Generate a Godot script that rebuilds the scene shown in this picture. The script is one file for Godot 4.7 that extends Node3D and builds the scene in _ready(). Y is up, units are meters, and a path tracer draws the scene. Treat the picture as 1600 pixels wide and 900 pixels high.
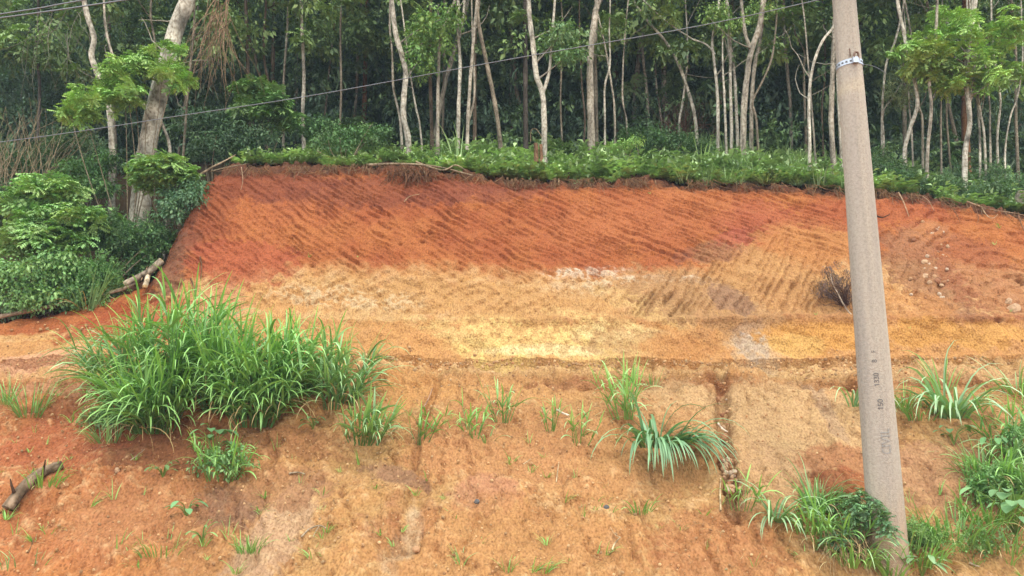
extends Node3D
# A red earth road cutting under a forest edge, with a concrete utility pole in front.

const FOCAL := 1208.0
const EYE := 1.6
var cp := cos(deg_to_rad(10.0))
var sp := sin(deg_to_rad(10.0))
var rng := RandomNumberGenerator.new()
var nz := FastNoiseLite.new()
var nr := FastNoiseLite.new()
var used := {}
var mats := {}
var sprays := []
var X0 := -17.0
var XS := 0.05
var XN := 681
var curve_d := []
var curve_h := []

# ---------------------------------------------------------------- small helpers
class MB:
	var v := PackedVector3Array()
	var n := PackedVector3Array()
	var c := PackedColorArray()
	var i := PackedInt32Array()

	func tube(pts: Array, rads: Array, sides: int, col: Color, vary := 0.0, noise: FastNoiseLite = null, cap := true) -> void:
		var count := pts.size()
		var start := v.size()
		var side := Vector3.ZERO
		for k in count:
			var a: Vector3 = pts[maxi(k - 1, 0)]
			var b: Vector3 = pts[mini(k + 1, count - 1)]
			var t := (b - a).normalized()
			if k == 0:
				side = t.cross(Vector3(0.31, 0.2, 0.93)).normalized()
			side = (side - t * side.dot(t)).normalized()
			var up := t.cross(side)
			var at: Vector3 = pts[k]
			var r: float = rads[k]
			for s in sides:
				var ang := TAU * s / sides
				var o := side * cos(ang) + up * sin(ang)
				var rr := r
				var cc := col
				if noise != null:
					var q := noise.get_noise_3dv((at + o * r) * 3.0)
					var q2 := noise.get_noise_3dv((at + o * r) * 14.0 + Vector3(9, 3, 1))
					rr *= 1.0 + q * 0.18 + q2 * 0.1
					var m := 1.0 + vary * (q * 1.3 + q2 * 1.2)
					cc = Color(col.r * m, col.g * m, col.b * m)
				v.append(at + o * rr)
				n.append(o)
				c.append(cc)
		for k in count - 1:
			for s in sides:
				var p := start + k * sides + s
				var q := start + k * sides + (s + 1) % sides
				i.append_array([p, p + sides, q, q, p + sides, q + sides])
		if cap:
			for e in 2:
				var k: int = 0 if e == 0 else count - 1
				var centre := v.size()
				v.append(pts[k])
				n.append((pts[0] - pts[1] if e == 0 else pts[count - 1] - pts[count - 2]).normalized())
				c.append(col)
				for s in sides:
					var p := start + k * sides + s
					var q := start + k * sides + (s + 1) % sides
					i.append_array([centre, p, q] if e == 0 else [centre, q, p])

	func leaf(base: Vector3, d: Vector3, nrm: Vector3, L: float, W: float, col: Color) -> void:
		var side := d.cross(nrm).normalized()
		var up := side.cross(d).normalized()
		var s := v.size()
		var mid := base + d * (L * 0.45) + up * (W * 0.22)
		v.append(base)
		v.append(mid + side * (W * 0.5))
		v.append(base + d * L - up * (L * 0.12))
		v.append(mid - side * (W * 0.5))
		n.append(up)
		n.append((up + side * 0.35).normalized())
		n.append(up)
		n.append((up - side * 0.35).normalized())
		for k in 4:
			c.append(col)
		i.append_array([s, s + 2, s + 1, s, s + 3, s + 2])

	func blade(base: Vector3, d0: Vector3, L: float, W: float, droop: float, ca: Color, cb: Color, segs: int, twist := 0.0) -> void:
		var d := d0.normalized()
		var flat := Vector3(d.x, 0, d.z)
		if flat.length() < 0.05:
			flat = Vector3(1, 0, 0.3)
		var side := flat.normalized().cross(Vector3.UP).normalized()
		side = side.rotated(d, twist)
		var at := base
		var s := v.size()
		for k in segs + 1:
			var t := float(k) / segs
			var w := W * minf(1.0, 0.45 + t * 3.0) * pow(maxf(1.0 - t, 0.0), 0.62)
			var up := side.cross(d).normalized()
			var cc := ca.lerp(cb, t)
			v.append(at + side * (w * 0.5) + up * (w * 0.16))
			v.append(at)
			v.append(at - side * (w * 0.5) + up * (w * 0.16))
			n.append((up - side * 0.4).normalized())
			n.append(up)
			n.append((up + side * 0.4).normalized())
			c.append(cc)
			c.append(Color(cc.r * 1.25, cc.g * 1.2, cc.b * 1.25))
			c.append(cc)
			at += d * (L / segs)
			d = (d + Vector3.DOWN * (droop * (0.35 + t * 1.2) / segs)).normalized()
			side = (side - d * side.dot(d)).normalized()
		for k in segs:
			for j in 2:
				var p := s + k * 3 + j
				i.append_array([p, p + 1, p + 3, p + 1, p + 4, p + 3])

	func mesh(material: Material) -> ArrayMesh:
		var a := []
		a.resize(Mesh.ARRAY_MAX)
		a[Mesh.ARRAY_VERTEX] = v
		a[Mesh.ARRAY_NORMAL] = n
		a[Mesh.ARRAY_COLOR] = c
		a[Mesh.ARRAY_INDEX] = i
		var m := ArrayMesh.new()
		m.add_surface_from_arrays(Mesh.PRIMITIVE_TRIANGLES, a)
		m.surface_set_material(0, material)
		return m


func rf(a: float, b: float) -> float:
	return rng.randf_range(a, b)


func rv() -> Vector3:
	return Vector3(rf(-1, 1), rf(-1, 1), rf(-1, 1))


func lin(r: float, g: float, b: float, k := 1.0) -> Color:   # an 8-bit picture colour as a linear value
	var q := Color(r / 255.0, g / 255.0, b / 255.0).srgb_to_linear()
	return Color(q.r * k, q.g * k, q.b * k)


func muted(col: Color, k := 0.26) -> Color:   # the same brightness, less colourful
	var l := 0.3 * col.r + 0.6 * col.g + 0.1 * col.b
	return Color(lerpf(col.r, l, k), lerpf(col.g, l, k), lerpf(col.b, l, k))


func tint(col: Color, m: float) -> Color:
	return Color(col.r * m, col.g * m, col.b * m)


func numbered(called: String) -> String:
	if not used.has(called):
		used[called] = 0
		return called
	used[called] += 1
	return "%s_%03d" % [called, used[called]]


func tag(o: Node3D, label: String, category: String, group := "", kind := "") -> Node3D:
	if label: o.set_meta("label", label)
	if category: o.set_meta("category", category)
	if group: o.set_meta("group", group)
	if kind: o.set_meta("kind", kind)
	return o


func thing(called: String, label: String, category: String, at: Vector3, group := "") -> Node3D:
	var o := Node3D.new()
	o.name = numbered(called)
	add_child(o)
	o.position = at
	return tag(o, label, category, group)


func put(called: String, m: Mesh, parent: Node3D = null, at := Vector3.ZERO) -> MeshInstance3D:
	var o := MeshInstance3D.new()
	o.mesh = m
	o.position = at
	if parent == null:
		o.name = numbered(called)
		add_child(o)
	else:
		o.name = called
		parent.add_child(o, true)
		if o.name != called:      # Godot's own numbering -> three digits
			var k := 1
			while parent.has_node("%s_%03d" % [called, k]): k += 1
			o.name = "%s_%03d" % [called, k]
	return o


func many(called: String, m: Mesh, places: Array, colors: Array, parent: Node3D = null) -> MultiMeshInstance3D:
	var mm := MultiMesh.new()
	mm.transform_format = MultiMesh.TRANSFORM_3D
	mm.use_colors = true
	mm.mesh = m
	mm.instance_count = places.size()
	for k in places.size():
		mm.set_instance_transform(k, places[k])
		mm.set_instance_color(k, colors[k])
	var o := MultiMeshInstance3D.new()
	o.multimesh = mm
	o.set_meta("kind", "stuff")
	if parent == null:
		o.name = numbered(called)
		add_child(o)
	else:
		o.name = called
		parent.add_child(o, true)
		if o.name != called:
			var k := 1
			while parent.has_node("%s_%03d" % [called, k]): k += 1
			o.name = "%s_%03d" % [called, k]
	return o


func P(px: float, py: float, D: float) -> Vector3:   # where something seen at this place of the 1600x900 photograph stands if it is D metres ahead
	var Y := (450.0 - py) / FOCAL
	var s := D / (cp - Y * sp)
	return Vector3((px - 800.0) / FOCAL * s, EYE + s * (Y * cp + sp), -D)


func smooth_path(pts: Array, per: int) -> Array:
	var out := []
	for k in pts.size() - 1:
		var p0: Vector3 = pts[maxi(k - 1, 0)]
		var p1: Vector3 = pts[k]
		var p2: Vector3 = pts[k + 1]
		var p3: Vector3 = pts[mini(k + 2, pts.size() - 1)]
		for s in per:
			out.append(p1.cubic_interpolate(p2, p0, p3, float(s) / per))
	out.append(pts[-1])
	return out


func taper(count: int, r0: float, r1: float) -> Array:
	var out := []
	for k in count:
		out.append(lerpf(r0, r1, float(k) / (count - 1)))
	return out


# ---------------------------------------------------------------- the shape of the ground
func lay_curve(rows: Array) -> void:   # rows of [px, py, D]; kept as D and height over x
	var pts := []
	for r in rows:
		pts.append(P(r[0], r[1], r[2]))
	var ds := PackedFloat32Array()
	var hs := PackedFloat32Array()
	ds.resize(XN)
	hs.resize(XN)
	var k := 0
	for j in XN:
		var x := X0 + j * XS
		while k < pts.size() - 2 and pts[k + 1].x < x: k += 1
		var t := clampf((x - pts[k].x) / (pts[k + 1].x - pts[k].x), 0, 1)
		ds[j] = -lerpf(pts[k].z, pts[k + 1].z, t)
		hs[j] = lerpf(pts[k].y, pts[k + 1].y, t)
	for pass_ in 2:
		var d2 := ds.duplicate()
		var h2 := hs.duplicate()
		for j in range(2, XN - 2):
			d2[j] = (ds[j - 2] + ds[j - 1] + ds[j] + ds[j + 1] + ds[j + 2]) / 5.0
			h2[j] = (hs[j - 2] + hs[j - 1] + hs[j] + hs[j + 1] + hs[j + 2]) / 5.0
		ds = d2
		hs = h2
	curve_d.append(ds)
	curve_h.append(hs)


func cv(which: int, x: float) -> Vector2:   # (D, height) of one line of the bank at x
	var f := clampf((x - X0) / XS, 0, XN - 1.01)
	var j := int(f)
	var t := f - j
	return Vector2(lerpf(curve_d[which][j], curve_d[which][j + 1], t), lerpf(curve_h[which][j], curve_h[which][j + 1], t))


func hill(x: float, D: float) -> float:
	var c := cv(4, x)
	var e := D - c.x
	var left := smoothstep(-4.6, -7.5, x)
	var near := c.y + e * lerpf(0.42, 0.62, left)
	var far := 5.75 + 0.45 * (D - 12.2) - 0.12 * maxf(-4.0 - x, 0.0) - 0.1 * maxf(x - 4.0, 0.0) + maxf(D - 26.0, 0.0) * 0.2
	return lerpf(near, far, smoothstep(0.3, 6.5, e)) + 0.12 * nz.get_noise_2d(x * 0.6, D * 0.6)


func ground(x: float, D: float) -> float:
	var a := cv(0, x)
	if D <= a.x: return a.y
	for k in range(1, 5):
		var b := cv(k, x)
		if D <= b.x:
			return lerpf(a.y, b.y, (D - a.x) / (b.x - a.x))
		a = b
	return hill(x, D)


func G(px: float, py: float, from := 5.5, to := 40.0) -> Vector3:   # where the line of sight meets the ground
	var D := from
	while D < to:
		var p := P(px, py, D)
		if p.y <= ground(p.x, D):
			return p
		D += 0.03
	var q := P(px, py, to)
	return Vector3(q.x, ground(q.x, to), -to)


func on_ground(x: float, D: float) -> Vector3:
	return Vector3(x, ground(x, D), -D)


func slope_normal(x: float, D: float) -> Vector3:
	var e := 0.12
	var gx := (ground(x + e, D) - ground(x - e, D)) / (2 * e)
	var gd := (ground(x, D + e) - ground(x, D - e)) / (2 * e)
	return Vector3(-gx, 1, gd).normalized()


func nline(p: Vector2, pts: Array) -> float:   # distance from p to a broken line
	var best := 99.0
	for k in pts.size() - 1:
		var a: Vector2 = pts[k]
		var b: Vector2 = pts[k + 1]
		var t := clampf((p - a).dot(b - a) / (b - a).length_squared(), 0, 1)
		best = minf(best, p.distance_to(a.lerp(b, t)))
	return best


func ridge(ph: float) -> float:
	var t := ph - floorf(ph)
	# a long rounded back and a sharp undercut lip, as the teeth of a digger bucket leave
	return pow(sin(PI * pow(t, 0.52)), 0.75)


# ---------------------------------------------------------------- materials
func noise_texture(freq: float, octaves: int, ramp: Array, size := 512, seed_ := 1, kind := FastNoiseLite.TYPE_SIMPLEX_SMOOTH) -> NoiseTexture2D:
	var f := FastNoiseLite.new()
	f.seed = seed_
	f.noise_type = kind
	f.frequency = freq
	f.fractal_type = FastNoiseLite.FRACTAL_FBM
	f.fractal_octaves = octaves
	var t := NoiseTexture2D.new()
	t.width = size
	t.height = size
	t.seamless = true
	t.noise = f
	if ramp.size():
		var g := Gradient.new()
		g.offsets = PackedFloat32Array(ramp.map(func(r): return r[0]))
		g.colors = PackedColorArray(ramp.map(func(r): return Color(r[1], r[1], r[1]) if r.size() == 2 else Color(r[1], r[2], r[3])))
		t.color_ramp = g
	return t


func make_materials() -> void:
	var soil := StandardMaterial3D.new()
	soil.resource_name = "soil"
	soil.vertex_color_use_as_albedo = true
	soil.roughness = 0.95
	soil.metallic_specular = 0.2
	soil.uv1_triplanar = true
	soil.uv1_world_triplanar = true
	soil.uv1_scale = Vector3(1.5, 1.5, 1.5)
	soil.albedo_texture = noise_texture(0.02, 6, [[0.0, 0.56, 0.54, 0.53], [0.36, 0.84, 0.83, 0.82], [0.5, 0.95, 0.945, 0.94], [0.66, 1.0, 1.0, 1.0], [1.0, 1.0, 1.0, 1.0]], 1024, 5)
	soil.heightmap_enabled = true
	soil.heightmap_scale = 1.8
	soil.heightmap_texture = noise_texture(0.011, 6, [], 1024, 8)
	mats.soil = soil
	var leaf := StandardMaterial3D.new()
	leaf.resource_name = "leaf"
	leaf.vertex_color_use_as_albedo = true
	leaf.roughness = 0.5
	leaf.metallic_specular = 0.4
	leaf.backlight_enabled = true
	leaf.backlight = Color(0.6, 0.68, 0.42)
	mats.leaf = leaf
	var grass := StandardMaterial3D.new()
	grass.resource_name = "grass blade"
	grass.vertex_color_use_as_albedo = true
	grass.roughness = 0.42
	grass.metallic_specular = 0.5
	grass.backlight_enabled = true
	grass.backlight = Color(0.6, 0.68, 0.42)
	mats.grass = grass
	var bark := StandardMaterial3D.new()
	bark.resource_name = "bark"
	bark.vertex_color_use_as_albedo = true
	bark.roughness = 0.9
	bark.metallic_specular = 0.2
	bark.uv1_triplanar = true
	bark.uv1_world_triplanar = true
	bark.uv1_scale = Vector3(1.6, 1.1, 1.6)
	bark.albedo_texture = noise_texture(0.02, 5, [[0.0, 0.6, 0.57, 0.53], [0.36, 0.78, 0.76, 0.73], [0.56, 0.96, 0.96, 0.94], [1.0, 1.0, 1.0, 1.0]], 512, 21)
	bark.heightmap_enabled = true
	bark.heightmap_scale = 1.0
	bark.heightmap_texture = noise_texture(0.04, 4, [], 512, 22)
	mats.bark = bark
	var con := StandardMaterial3D.new()
	con.resource_name = "concrete"
	con.vertex_color_use_as_albedo = true
	con.roughness = 0.85
	con.metallic_specular = 0.3
	con.uv1_triplanar = true
	con.uv1_world_triplanar = true
	con.uv1_scale = Vector3(2.5, 1.6, 2.5)
	con.albedo_texture = noise_texture(0.03, 6, [[0.0, 0.86, 0.85, 0.84], [0.42, 0.96, 0.96, 0.95], [0.6, 1.0, 1.0, 0.99], [1.0, 1.0, 1.0, 1.0]], 512, 31)
	con.heightmap_enabled = true
	con.heightmap_scale = 0.5
	con.heightmap_texture = noise_texture(0.06, 4, [], 512, 32)
	mats.concrete = con
	for row in [["wire", 0.17, 0.18, 0.19, 0.6, 0.0], ["paint_black", 0.09, 0.085, 0.08, 0.8, 0.0], ["zinc", 0.42, 0.45, 0.48, 0.5, 0.5], ["rust", 0.2, 0.13, 0.09, 0.8, 0.2]]:
		var m := StandardMaterial3D.new()
		m.resource_name = row[0]
		m.albedo_color = Color(row[1], row[2], row[3]).linear_to_srgb()
		m.roughness = row[4]
		m.metallic = row[5]
		mats[row[0]] = m
	var mark: StandardMaterial3D = con.duplicate()
	mark.resource_name = "concrete mark"
	mark.vertex_color_use_as_albedo = false
	mark.albedo_color = Color(0.3, 0.28, 0.25).linear_to_srgb()
	mats.concrete_mark = mark
	var stone := StandardMaterial3D.new()
	stone.resource_name = "stone"
	stone.vertex_color_use_as_albedo = true
	stone.roughness = 0.9
	stone.uv1_triplanar = true
	stone.uv1_scale = Vector3(3, 3, 3)
	stone.albedo_texture = soil.albedo_texture
	mats.stone = stone


# ---------------------------------------------------------------- the bank
var patches := []

func add_patch(px: float, py: float, rx: float, ry: float, rot: float, col: Color, strength: float, fleck := 0.0) -> void:
	var p := G(px, py, 6.0, 14.0)
	var sx := 0.00085 * -p.z
	patches.append([p.x, p.y, rx * sx, ry * sx * (1.2 if p.y > 2.9 else 0.85), deg_to_rad(rot), col, strength, fleck])


func build_bank() -> void:
	var rows := []
	var counts := [125, 28, 28, 155, 34]
	for seg in 5:
		for k in counts[seg]:
			rows.append([seg, float(k) / counts[seg]])
	rows.append([4, 1.0])
	var nrow := rows.size()
	var xs := PackedFloat32Array()
	var x := -16.0
	while x < 16.0:
		xs.append(x)
		x += 0.022 if absf(x) < 8.6 else 0.13
	var ncol := xs.size()

	# colours: strata of the cut, then stains and veins with shapes of their own
	var red := lin(180, 97, 50)
	var deep := lin(150, 82, 54)
	var crestc := lin(122, 78, 54)
	var ochre := lin(212, 148, 68)
	var orange := lin(204, 130, 58)
	var tan := lin(212, 166, 108)
	var lower := lin(198, 148, 84)
	var lowred := lin(190, 112, 60)
	var yellow := lin(236, 196, 112)
	var white := lin(236, 216, 184)
	var gold := lin(216, 152, 66)
	add_patch(272, 400, 26, 60, 0, lin(134, 90, 64), 0.85)  # dirty brown soil at the left end, with its shading painted in
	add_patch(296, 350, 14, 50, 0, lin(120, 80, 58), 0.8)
	add_patch(860, 530, 150, 34, -8, yellow, 0.95, 0.55)
	add_patch(760, 548, 60, 20, -10, lin(238, 200, 110), 0.9, 0.55)
	add_patch(960, 520, 60, 20, 0, lin(244, 214, 140), 0.85, 0.55)
	add_patch(860, 548, 90, 10, 0, lin(246, 226, 160), 0.7, 0.55)
	add_patch(920, 426, 60, 9, 4, white, 0.5, 1.0)
	add_patch(1010, 434, 55, 6, 2, white, 0.55, 1.0)
	add_patch(1075, 436, 40, 5, 0, white, 0.7, 1.0)
	add_patch(900, 452, 60, 12, 0, lin(222, 184, 132), 0.7, 0.55)
	add_patch(520, 470, 130, 22, -3, lin(212, 164, 100), 0.7)
	add_patch(430, 465, 100, 20, -3, lin(212, 150, 80), 0.7)
	add_patch(780, 470, 220, 26, -6, lin(206, 150, 82), 0.7)
	add_patch(640, 540, 70, 30, -15, lin(214, 152, 82), 0.7)
	add_patch(880, 424, 40, 5, 4, white, 0.5, 1.0)
	add_patch(960, 440, 70, 6, 4, lin(226, 196, 150), 0.7, 1.0)
	add_patch(540, 462, 120, 16, -4, lin(222, 188, 138), 0.7, 1.0)
	add_patch(700, 520, 70, 14, -20, lin(232, 190, 112), 0.7, 0.8)
	add_patch(930, 500, 80, 10, -14, lin(232, 190, 112), 0.7, 0.8)
	add_patch(1010, 478, 70, 16, -25, lin(222, 176, 104), 0.7)
	add_patch(990, 540, 70, 28, 0, lin(196, 146, 88), 0.6)
	add_patch(1175, 532, 26, 34, 0, lin(176, 160, 146), 0.95)
	add_patch(1182, 545, 40, 30, 0, lin(214, 178, 130), 0.6)
	add_patch(1180, 350, 60, 36, 20, lin(186, 92, 68), 0.45)
	add_patch(1150, 380, 40, 22, 20, lin(182, 96, 70), 0.6)
	add_patch(1260, 385, 90, 40, 15, lin(204, 136, 70), 0.8)
	add_patch(1190, 430, 90, 40, -20, lin(204, 148, 84), 0.8)
	add_patch(1100, 470, 110, 36, -20, lin(190, 140, 86), 0.8)
	add_patch(1260, 470, 80, 34, -20, lin(196, 138, 78), 0.7)
	add_patch(1140, 465, 34, 18, -30, lin(152, 112, 88), 0.6)
	add_patch(1105, 395, 50, 14, 10, lin(150, 92, 70), 0.5)
	add_patch(1450, 430, 50, 70, 10, lin(158, 102, 68), 0.7)
	add_patch(1440, 370, 50, 22, 20, lin(190, 130, 84), 0.5)
	add_patch(1420, 478, 60, 24, 0, lin(208, 140, 72), 0.6)
	add_patch(1540, 430, 60, 60, 0, lin(176, 104, 64), 0.6)
	add_patch(1290, 528, 90, 26, 0, gold, 0.9)
	add_patch(1240, 540, 40, 18, 0, lin(230, 178, 90), 0.7)
	add_patch(1440, 520, 60, 22, 0, gold, 0.8)
	add_patch(1540, 525, 60, 22, 0, lin(220, 158, 72), 0.8)
	add_patch(1060, 545, 50, 24, 0, lin(204, 138, 70), 0.7)
	add_patch(420, 290, 100, 22, 0, deep, 0.8)
	add_patch(600, 300, 160, 24, 4, deep, 0.75)
	add_patch(760, 300, 110, 16, 6, lin(152, 84, 58), 0.6)
	add_patch(440, 335, 70, 20, 10, lin(194, 110, 58), 0.5)
	add_patch(330, 330, 34, 70, 0, lin(158, 84, 50), 0.6)
	add_patch(380, 410, 80, 30, -5, lin(184, 92, 56), 0.7)
	add_patch(1000, 340, 160, 40, 12, lin(192, 110, 60), 0.6)
	add_patch(1360, 330, 130, 24, 6, lin(180, 92, 54), 0.6)
	# lower slope
	add_patch(760, 600, 160, 30, 0, lin(210, 152, 86), 0.9)
	add_patch(640, 600, 60, 40, 0, lin(214, 152, 82), 0.9)
	add_patch(700, 680, 60, 60, 0, lin(206, 146, 84), 0.7)
	add_patch(1060, 640, 70, 60, 0, tan, 0.9)
	add_patch(1240, 660, 110, 80, 0, tan, 0.95)
	add_patch(1200, 740, 70, 50, 0, lin(208, 160, 106), 0.8)
	add_patch(1480, 740, 90, 50, 0, lin(196, 142, 96), 0.8)
	add_patch(1480, 570, 130, 16, 0, lin(216, 166, 108), 0.8)
	add_patch(1290, 640, 10, 60, 0, lin(178, 142, 110), 0.5)
	add_patch(1305, 720, 50, 26, 0, lin(186, 116, 68), 0.7)
	add_patch(1320, 770, 40, 30, 0, lin(172, 96, 52), 0.8)
	add_patch(900, 590, 70, 12, 0, lin(172, 112, 66), 0.7)
	add_patch(960, 700, 150, 80, 10, lin(202, 142, 82), 0.7)
	add_patch(780, 690, 110, 70, 0, lin(200, 136, 80), 0.6)
	add_patch(620, 740, 44, 14, -15, lin(156, 112, 84), 0.7)
	add_patch(760, 770, 50, 26, 0, lin(196, 134, 96), 0.6)
	add_patch(800, 850, 200, 60, 0, lin(200, 138, 76), 0.7)
	add_patch(1120, 860, 90, 60, 0, lin(190, 122, 70), 0.7)
	add_patch(646, 815, 12, 30, 14, lin(206, 172, 128), 0.75, 0.5)
	add_patch(628, 850, 14, 22, 30, lin(206, 172, 128), 0.75, 0.5)
	add_patch(606, 876, 10, 22, 40, lin(200, 162, 118), 0.6, 0.5)
	add_patch(616, 790, 14, 30, 14, lin(168, 100, 60), 0.5, 0.7)
	add_patch(596, 826, 30, 18, 0, lin(170, 102, 60), 0.5, 0.7)
	add_patch(670, 800, 14, 26, 10, lin(168, 100, 60), 0.45, 0.5)
	add_patch(360, 790, 54, 30, -10, lin(140, 102, 76), 0.8)
	add_patch(430, 830, 70, 44, 60, lin(206, 166, 124), 0.7)
	add_patch(440, 760, 70, 30, 0, lin(176, 122, 76), 0.7)
	add_patch(250, 690, 90, 40, 0, lin(150, 94, 58), 0.8)
	add_patch(420, 690, 110, 26, 0, lin(168, 112, 66), 0.7)
	add_patch(220, 800, 100, 50, 0, lin(194, 130, 78), 0.6)
	add_patch(90, 640, 40, 20, 0, lin(160, 96, 60), 0.5)
	add_patch(60, 560, 70, 16, 10, lin(222, 162, 116), 0.8)
	add_patch(70, 600, 60, 14, 0, lin(206, 150, 104), 0.6)
	add_patch(90, 690, 80, 40, 0, lin(190, 104, 62), 0.6)
	add_patch(230, 500, 80, 30, 0, lin(172, 82, 42), 0.8)
	add_patch(160, 520, 60, 20, 0, lin(178, 88, 46), 0.8)
	add_patch(340, 480, 40, 30, 0, lin(206, 146, 98), 0.6)

	# channels worn or cut into the lower slope, as lines over (x, height)
	var gully := []
	for r in [[1124, 572], [1128, 600], [1131, 650], [1133, 700], [1140, 740], [1146, 775], [1150, 800]]:
		var p := G(r[0], r[1], 6.0, 9.6)
		gully.append(Vector2(p.x, p.y * 1.3))
	var crack := []
	for r in [[684, 574], [682, 600], [668, 630], [660, 660], [652, 700], [648, 722]]:
		var p := G(r[0], r[1], 6.0, 9.6)
		crack.append(Vector2(p.x, p.y * 1.3))
	var wash := []
	for r in [[648, 780], [640, 820], [626, 850], [600, 880], [585, 905]]:
		var p := G(r[0], r[1], 6.0, 9.6)
		wash.append(Vector2(p.x, p.y * 1.3))
	var furrow := []
	for r in [[1297, 600], [1296, 640], [1292, 680], [1300, 720]]:
		var p := G(r[0], r[1], 6.0, 9.6)
		furrow.append(Vector2(p.x, p.y * 1.3))
	var slump := []
	for r in [[1090, 830], [1104, 860], [1122, 890], [1130, 920]]:
		var p := G(r[0], r[1], 6.0, 9.6)
		slump.append(Vector2(p.x, p.y * 1.3))
	var hole := G(1332, 592, 6.0, 9.6)
	var lamp := G(1320, 775, 6.0, 9.6)
	var arc := G(1660, 560, 6.0, 13.0)
	var arc_c := Vector2(arc.x, (3.0 - 2.9) * 1.22)
	var gouges := []
	for r in [[672, 363, 0.06], [660, 377, 0.05], [698, 383, 0.045], [607, 334, 0.04], [625, 380, 0.05], [548, 350, 0.03], [640, 316, 0.05], [487, 415, 0.04], [549, 465, 0.04], [1203, 345, 0.04], [1595, 435, 0.09], [1560, 500, 0.06]]:
		var p := G(r[0], r[1], 9.8, 13.0)
		gouges.append([p.x, p.y, r[2]])

	var V := PackedVector3Array()
	var C := PackedColorArray()
	V.resize(ncol * nrow)
	C.resize(ncol * nrow)
	var pd := PackedFloat32Array()
	var ph := PackedFloat32Array()
	pd.resize(nrow)
	ph.resize(nrow)
	for ci in ncol:
		x = xs[ci]
		var pts := []
		for k in 5: pts.append(cv(k, x))
		for r in nrow:
			var seg: int = rows[r][0]
			var t: float = rows[r][1]
			if seg < 4:
				pd[r] = lerpf(pts[seg].x, pts[seg + 1].x, t)
				ph[r] = lerpf(pts[seg].y, pts[seg + 1].y, t)
			else:
				pd[r] = pts[4].x + t * 1.5
				ph[r] = hill(x, pd[r]) if t > 0 else pts[4].y
		for pass_ in 2:
			for r in range(3, nrow - 3):
				pd[r] = (pd[r - 3] + pd[r - 1] + pd[r] + pd[r + 1] + pd[r + 3]) / 5.0
				ph[r] = (ph[r - 3] + ph[r - 1] + ph[r] + ph[r + 1] + ph[r + 3]) / 5.0
		var near := patches.filter(func(q): return absf(q[0] - x) < 1.5 * maxf(q[2], q[3]))
		var nearg := gouges.filter(func(q): return absf(q[0] - x) < 0.25)
		var top: Vector2 = pts[4]
		var band: Vector2 = pts[3]
		var inface := smoothstep(-5.6, -4.9, x)
		for r in nrow:
			var seg: int = rows[r][0]
			var t: float = rows[r][1]
			var D := pd[r]
			var h := ph[r]
			var q0 := maxi(r - 2, 0)
			var q1 := mini(r + 2, nrow - 1)
			var tan_ := Vector2(pd[q1] - pd[q0], ph[q1] - ph[q0]).normalized()
			var nd := -tan_.y      # towards the viewer
			var nh := tan_.x
			var p3 := Vector3(x, h, D)
			var n1 := nz.get_noise_3dv(p3 * 1.1)
			var n2 := nz.get_noise_3dv(p3 * 3.6 + Vector3(7, 1, 3))
			var n3 := nz.get_noise_3dv(p3 * 12.0 + Vector3(1, 5, 9))
			var n4 := nr.get_noise_3dv(p3 * 5.0)
			var dis := n1 * 0.09 + n2 * 0.045 + n3 * 0.012
			var col: Color
			var b := (h - 2.9) * 1.22
			if seg <= 1:
				# lower slope and the bench
				var up := clampf(h / 2.3, 0, 1)
				col = lower.lerp(lowred, smoothstep(-1.4, -4.2, x) * 0.9)
				col = col.lerp(orange, clampf(n1 * 0.8, 0, 0.4))
				col = col.lerp(lin(220, 172, 116), clampf(n3 * 1.2 + n2 * 1.1 - 0.2, 0, 0.75))
				col = col.lerp(lin(168, 108, 64), clampf(nz.get_noise_3dv(p3 * 5.5 + Vector3(0, 0, 44)) * 1.3 - 0.25, 0, 0.6))
				dis += n4 * 0.035 + absf(nz.get_noise_3dv(p3 * 2.0 + Vector3(3, 30, 3))) * 0.06
				dis += n4 * 0.04 * smoothstep(0.75, 1.0, up)
				if seg == 1 or t > 0.9:
					dis += n2 * 0.08 + n4 * 0.08 + nr.get_noise_3dv(p3 * 8.0) * 0.05
				var lip: float = t if seg == 1 else (t - 1.0) * 5.0
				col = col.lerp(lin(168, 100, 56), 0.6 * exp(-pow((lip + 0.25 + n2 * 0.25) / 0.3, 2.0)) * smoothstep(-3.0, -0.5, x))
				col = col.lerp(lin(226, 178, 112), 0.7 * exp(-pow((lip - 0.55 + n2 * 0.2) / 0.3, 2.0)))
				var rill := absf(nz.get_noise_2d(x * 1.9 + n2 * 0.35 + 60.0, h * 0.75))
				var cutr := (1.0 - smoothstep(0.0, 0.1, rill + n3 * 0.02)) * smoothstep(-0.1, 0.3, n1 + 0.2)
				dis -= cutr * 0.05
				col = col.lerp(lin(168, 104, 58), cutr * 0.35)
				var rough_lump := nr.get_noise_3dv(p3 * 4.0 + Vector3(50, 0, 0))
				var rough := smoothstep(-0.1, 0.35, nz.get_noise_3dv(p3 * 0.8 + Vector3(0, 70, 0)))
				dis += (rough_lump * 0.035 + nr.get_noise_3dv(p3 * 13.0) * 0.016) * rough
				col = col.lerp(lin(176, 116, 66), rough * clampf(n2 + 0.2, 0, 1) * 0.5)
				var at := Vector2(x, h * 1.3)
				if x > 1.2 and x < 3.4:
					var g := nline(at, gully) + n3 * 0.035 + n2 * 0.035
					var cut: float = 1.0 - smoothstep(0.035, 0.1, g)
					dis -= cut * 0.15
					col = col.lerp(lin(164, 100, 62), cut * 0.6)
					dis += 0.03 * exp(-pow((g - 0.17) / 0.05, 2.0))
					dis -= 0.05 * exp(-pow(nline(at, furrow) / 0.045, 2.0))
					var sl := nline(at, slump) + n3 * 0.02
					dis -= 0.07 * (1.0 - smoothstep(0.0, 0.05, sl))
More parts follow.
